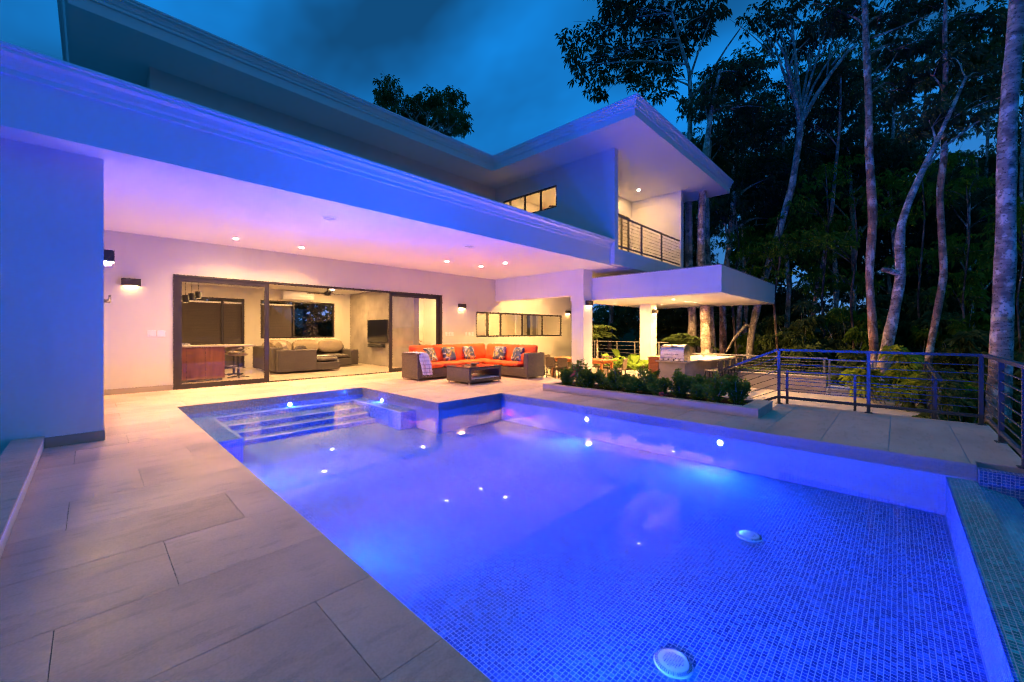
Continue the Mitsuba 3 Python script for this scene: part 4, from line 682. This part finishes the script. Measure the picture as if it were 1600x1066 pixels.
near = [
 ('thick pale ringed tree trunk at the right edge behind the railing', 7.9, [(1556, 700, 44), (1562, 600, 41), (1566, 500, 37), (1571, 400, 37), (1572, 300, 34), (1574, 200, 33), (1582, 100, 31), (1590, 0, 29), (1597, -150, 26), (1600, -330, 20)], [(1540, -220, 90, 60), (1650, -260, 90, 60), (1600, -360, 110, 70)], .26, 0, 0, -1.7, (), 1.0),
 ('straight slim reddish tree rising beside the curved trunk', 12.6, [(1368, 590, 15), (1364, 520, 15), (1358, 430, 14), (1364, 340, 16), (1358, 240, 14), (1357, 150, 13), (1353, 60, 12), (1350, -40, 11), (1348, -180, 8)], [(1385, 25, 38, 26), (1415, 75, 42, 26), (1310, 20, 38, 26), (1440, 12, 40, 24), (1340, -60, 80, 40), (1405, 140, 40, 30)], .27, 0, 1, -1.0, ([(1360, 60, 4), (1400, 45, 3), (1460, 20, 2)], [(1364, 130, 5), (1392, 100, 3), (1402, 82, 2)]), 1.0),
 ('curved leaning tree with a broken limb stub behind the railing', 10.9, [(1362, 640, 27), (1378, 590, 24), (1386, 540, 21), (1397, 490, 19), (1408, 430, 18), (1405, 385, 17), (1408, 350, 15), (1422, 310, 14), (1440, 270, 12), (1462, 225, 10), (1485, 175, 8), (1510, 120, 6)], [(1500, 175, 48, 34), (1540, 120, 50, 34), (1450, 185, 45, 34), (1480, 95, 55, 34)], .24, 0, 0, -1.1, ([(1404, 428, 13), (1392, 424, 12), (1379, 421, 10)], [(1440, 270, 6), (1475, 230, 5), (1520, 195, 4), (1565, 170, 2)]), .9),
 ('tall slim mottled tree standing behind the yellow green bush', 12.4, [(1448, 600, 13), (1452, 550, 13), (1464, 490, 14), (1475, 430, 14), (1471, 360, 13), (1468, 300, 12), (1476, 240, 13), (1473, 180, 10), (1478, 110, 10), (1476, 50, 8), (1480, -60, 6)], [(1500, 55, 50, 34), (1540, 25, 50, 28), (1445, 110, 42, 34), (1520, 105, 48, 30), (1470, -50, 70, 40), (1560, 75, 36, 28)], .22, 1, 1, -1.2, ([(1477, 215, 5), (1510, 200, 4), (1550, 178, 2)],), .9),
 ('forked grey tree leaning right with bare pale branches', 17.2, [(1168, 585, 11), (1174, 520, 12), (1190, 450, 12), (1215, 370, 12), (1238, 290, 11), (1249, 215, 11), (1251, 190, 11)], [(1185, 25, 30, 26), (1215, 40, 34, 28), (1235, 15, 30, 22), (1298, 25, 48, 24), (1330, 45, 34, 22), (1275, 60, 38, 20), (1240, 80, 26, 20)], .26, 0, 2, -.1,
   ([(1250, 195, 9), (1245, 160, 8), (1232, 115, 6), (1226, 85, 4), (1212, 62, 2)], [(1252, 192, 9), (1275, 150, 8), (1300, 112, 7), (1325, 80, 6), (1338, 70, 5)], [(1232, 112, 4), (1240, 85, 3), (1265, 60, 1.5)], [(1292, 118, 3), (1296, 85, 2), (1300, 60, 1)], [(1176, 512, 7), (1166, 508, 6), (1148, 527, 4), (1135, 550, 3)]), .8),
 ('tall crowned tree with large drooping leaves behind the roof corner', 18.0, [(1078, 600, 14), (1082, 500, 14), (1076, 400, 12), (1076, 300, 11), (1078, 200, 8), (1079, 150, 7), (1077, 110, 6), (1060, 60, 4), (1050, 20, 3)], [(895, 62, 26, 24), (905, 105, 28, 22), (945, 45, 38, 30), (945, 95, 38, 26), (985, 15, 44, 26), (1000, 65, 40, 30), (990, 110, 44, 26), (935, 138, 22, 16), (1035, 35, 40, 32), (1050, 85, 40, 30), (1085, 45, 36, 30), (1110, 20, 36, 26), (1030, 125, 40, 26), (1060, -40, 110, 40), (960, -20, 50, 26)], .30, 0, 2, -.1,
   ([(1079, 118, 4), (1095, 70, 3), (1110, 30, 1.5)], [(1082, 150, 5), (1110, 115, 4), (1135, 75, 3), (1160, 40, 2)], [(1072, 100, 4), (1000, 95, 3), (930, 100, 1.5)]), .75),
 ('pale straight trunk right of the tall crowned tree behind the canopy', 16.6, [(1104, 600, 19), (1103, 540, 17), (1101, 480, 16), (1095, 400, 14), (1097, 320, 13), (1102, 240, 10), (1112, 170, 7), (1125, 110, 5)], [(1130, 125, 42, 26), (1165, 120, 40, 26), (1100, 160, 40, 26), (1160, 165, 40, 30)], .2, 0, 0, -.1, (), 1.5),
 ('slim bluish grey trunk behind the bar stools', 18.4, [(1117, 600, 11), (1114, 540, 10), (1110, 480, 9), (1106, 400, 8), (1105, 300, 6), (1110, 220, 5)], [(1140, 215, 50, 34), (1190, 205, 44, 34), (1110, 255, 40, 34)], .2, 0, 2, -.1, (), 1.6),
 ('dark red brown trunk in the shade right of the bar stools', 19.5, [(1128, 600, 12), (1130, 540, 12), (1129, 470, 11), (1140, 380, 10), (1148, 300, 9)], [(1160, 290, 60, 44), (1205, 280, 46, 40), (1125, 330, 40, 34), (1205, 345, 46, 36)], .22, 0, 1, -.1, (), 1.7),
 ('thin dark leaning tree between the canopy and the slim reddish tree', 17.5, [(1262, 540, 6), (1275, 460, 7), (1290, 390, 7), (1300, 330, 7), (1306, 260, 6), (1312, 200, 5), (1314, 120, 3)], [(1280, 130, 44, 34), (1320, 165, 44, 34), (1265, 190, 44, 34), (1310, 115, 40, 26)], .22, 0, 1, -.3, (), 1.4),
 ('dark spreading tree filling the gap right of the forked grey tree', 20.5, [(1330, 560, 10), (1335, 430, 9), (1330, 300, 7), (1325, 230, 5)], [(1300, 235, 60, 40), (1345, 260, 60, 44), (1265, 290, 55, 44), (1320, 330, 66, 46), (1395, 250, 46, 40), (1400, 320, 50, 46)], .24, 0, 1, -.6, (), 1.5),
 ('dark tree behind the tall slim mottled tree', 19.0, [(1520, 600, 9), (1518, 480, 8), (1512, 380, 7), (1515, 300, 5)], [(1515, 330, 56, 40), (1460, 300, 48, 36), (1550, 380, 50, 40), (1480, 380, 60, 46), (1590, 300, 34, 30), (1600, 400, 46, 50)], .24, 0, 1, -1.6, (), 1.5),
 ('lone dark tree crown showing over the roof ridge', 34.0, [(665, 420, 8), (665, 300, 7), (663, 220, 6)], [(607, 142, 24, 26), (600, 160, 20, 22), (640, 172, 24, 20), (672, 160, 26, 26), (708, 158, 26, 24), (700, 190, 34, 26), (655, 195, 30, 20), (725, 195, 16, 18), (610, 185, 26, 20)], .34, 1, 2, -.2, (), 1.3),
]
for i, (lab, d, stem, blobs, leaf, mat, bk, root, extra, dens) in enumerate(near): tree('forest_tree', lab, d, stem, blobs, leaf, mat, bk, 300 + i, dens, None, root, extra)
mid = [(1150, 21.5, 95, 330, 'behind the tall crowned tree and the balcony', 1.0), (1225, 23.0, 120, 320, 'behind the forked grey tree', 1.0), (1300, 22.0, 90, 330, 'behind the thin dark leaning tree', .9), (1395, 21.0, 120, 340, 'behind the slim reddish tree', .8), (1445, 23.5, 40, 330, 'behind the tall slim mottled tree', .62), (1545, 22.5, 40, 210, 'left of the thick ringed trunk', .55), (1600, 18.0, 60, 260, 'right of the thick ringed trunk', .6), (1350, 24.5, 0, 110, 'high above the slim reddish tree', .5)]
for i, (u, d, v0, v1, w, dn) in enumerate(mid):
    r = np.random.default_rng(1200 + i); bl = [(u + r.normal() * 42, v, 44, 26) for v in np.arange(v0, v1, 31)]
    tree('forest_tree', 'dark leafy background tree ' + w, d, [(u, 590, 9), (u + 8, 450, 8), (u - 5, 300, 7), (u + 4, v0 + 20, 3)], bl, .21, (1, 0, 1)[i % 3], i % 3, 1300 + i, dn * .8, 'dark trees in the second row of the forest', -.8)
young = [(1215, 15.8, 330, 470, 'behind the canopy corner below the forked tree'), (1290, 16.5, 250, 440, 'left of the slim reddish tree'), (1335, 14.8, 300, 470, 'close behind the slim reddish tree'), (1440, 15.5, 250, 430, 'between the curved tree and the mottled tree'), (1510, 13.8, 280, 470, 'between the mottled tree and the thick ringed trunk'), (1150, 18.5, 330, 440, 'above the canopy roof beside the balcony'), (1595, 12.0, 330, 480, 'at the right edge beyond the thick ringed trunk')]
for i, (u, d, v0, v1, w) in enumerate(young):
    r = np.random.default_rng(1500 + i); bl = [(u + r.normal() * 30, v + 10 * r.normal(), 40, 24) for v in np.arange(v0, v1, 30)]
    tree('young_tree', 'young leafy green tree ' + w, d, [(u + 3, 590, 5), (u - 6, 470, 4), (u + 5, (v0 + v1) / 2, 3), (u, v0 + 10, 1.5)], bl, .24, 4, 3, 1600 + i, .46, 'young leafy trees under the tall ones', -.6)
far = [(1090, 26, 'behind the outdoor kitchen counter, first from the left'), (1160, 24, 'behind the bar stools'), (1230, 27, 'right of the canopy corner'), (1300, 25, 'left of the slim reddish tree'), (1385, 23, 'behind the curved leaning tree'), (1460, 25, 'behind the yellow green bush'), (1530, 22, 'left of the thick ringed trunk'), (1605, 24, 'at the right edge behind the thick ringed trunk'), (1020, 27, 'behind the far white column'), (950, 30, 'behind the small palm')]
for i, (u, d, w) in enumerate(far):
    r = np.random.default_rng(900 + i); hi = 250 if u > 1060 else 470
    bl = [(u + r.normal() * 34, v, 50, 36) for v in np.arange(hi + 25 * r.random(), 600, 32)]
    tree('understory_tree', 'dark dense understory tree ' + w, d, [(u, 590, 8), (u + 6, 480, 7), (u - 4, hi, 4)], bl, .26, (0, 1, 0, 2)[i % 4], 1, 600 + i, 1.7, 'dense understory trees at the back', -.8)
def bush(x, y, z, h, w, n, leaf, mat, seed, label, wd=.42):
    r = np.random.default_rng(seed); k = thing('forest_bush', label, 'bush'); st, cen, R = [], [], []
    for i in range(n):
        a = r.random() * 6.28; o = w * r.random() ** .5; p = np.array([x + o * math.cos(a), y + o * math.sin(a), z + h * (.25 + .75 * r.random()) * (1 - .4 * (o / w) ** 2)]); st.append(limb(np.array([x + .15 * o * math.cos(a), y + .15 * o * math.sin(a), z]), p, .018, .005, r)); cen.append(p); R.append(np.array([.30, .30, .22]) * max(.7, w * .6))
    add('branches', cat_(*st), 'm_bark_grey', k); add('foliage', foliage(cen, R, [10 * (rr[0] / .3) ** 2 for rr in R], leaf, r, wd=wd), LEAF[mat], k, kind='stuff')
def bush_at(u, v, d, *a, **k):
    p = at(u, v, d); bush(p[0], p[1], a[0], p[2] - a[0], *a[1:], **k)
bush_at(1412, 545, 9.6, -1.5, 1.05, 26, .20, 3, 71, 'bright yellow green leafed bush beyond the patio railing')
bush_at(1490, 560, 8.4, -1.7, .95, 26, .18, 1, 72, 'green leafy bush beyond the right end of the deck railing')
bush_at(1470, 572, 10.5, -1.6, 1.0, 20, .22, 3, 73, 'yellow green bush close to the tall slim mottled tree')
bush_at(1520, 610, 7.6, -1.9, .8, 22, .15, 1, 74, 'low green bush behind the corner post of the deck railing')
bush_at(1590, 560, 10.5, -1.8, 1.5, 24, .2, 1, 75, 'green bush right of the thick ringed trunk')
bush_at(1330, 545, 13.5, -1.0, 1.2, 22, .24, 1, 76, 'broad drooping green bush left of the curved leaning tree')
bush_at(1275, 520, 15.5, -.6, 1.5, 26, .24, 1, 77, 'dark leafy bush between the forked tree and the slim reddish tree')
bush_at(1225, 545, 17.0, -.1, 1.4, 22, .22, 0, 78, 'dark bush behind the far grey railing')
bush_at(1310, 575, 12.5, -.8, .8, 14, .22, 1, 79, 'low green bush behind the end of the retaining wall')
bush_at(1430, 480, 15.5, -1.0, 1.9, 30, .26, 1, 80, 'tall dark green bush between the curved and the mottled tree')
bush_at(1545, 500, 13.0, -1.6, 1.6, 30, .24, 1, 81, 'tall green bush left of the thick ringed trunk')
bush_at(1248, 470, 16.5, -.3, 1.5, 26, .22, 1, 90, 'green bush between the forked tree and the thin dark leaning tree')
bush_at(1325, 465, 15.5, -.6, 1.3, 26, .22, 4, 91, 'bright green bush left of the slim reddish tree')
bush_at(1400, 425, 17.0, -.8, 1.7, 30, .24, 1, 92, 'tall green bush behind the top of the curved tree stub')
bush_at(1500, 455, 14.5, -1.3, 1.4, 28, .2, 4, 93, 'leafy green bush between the mottled tree and the thick ringed trunk')
bush_at(1205, 500, 18.5, -.1, 1.3, 22, .22, 4, 94, 'green bush behind the right corner of the canopy')
bush_at(1590, 470, 12.5, -1.7, 1.3, 28, .2, 1, 95, 'tall green bush behind the right side of the thick ringed trunk')
r = np.random.default_rng(8); n = 5200; gx_ = 14.55 + 2.6 * r.random(n); gy_ = 1.5 + 7 * r.random(n); ok = gx_ < 14.6 + 2.6 * r.random(n)
c = np.stack([gx_, gy_, ground_z(gx_, gy_) - .01], 1)[ok]; add('grass', tris(leaves(c, r.normal(size=(len(c), 3)) * .45 + [0, 0, 1], .14, .10, r, droop=.1)), 'm_grass', label='strip of short green grass above the retaining wall', kind='stuff')

r = np.random.default_rng(77); n = 16000; c = np.stack([-5 + 23 * r.random(n), 22.5 + 1.6 * r.random(n), -1.5 + 6.3 * r.random(n)], 1)
k = thing('hedge', 'tall dark hedge outside the back windows of the house', 'hedge'); add('foliage', tris(leaves(c, r.normal(size=(n, 3)), .42 * (.6 + .7 * r.random(n)), .5, r)), LEAF[0], k, kind='stuff')
add('stem', cat_(*[tube([[x, 23.3, -1.6], [x + .1, 23.3, 4.0]], [.05, .02], 6) for x in np.arange(-4.5, 18, 1.2)]), BARK[2], k, kind='stuff')
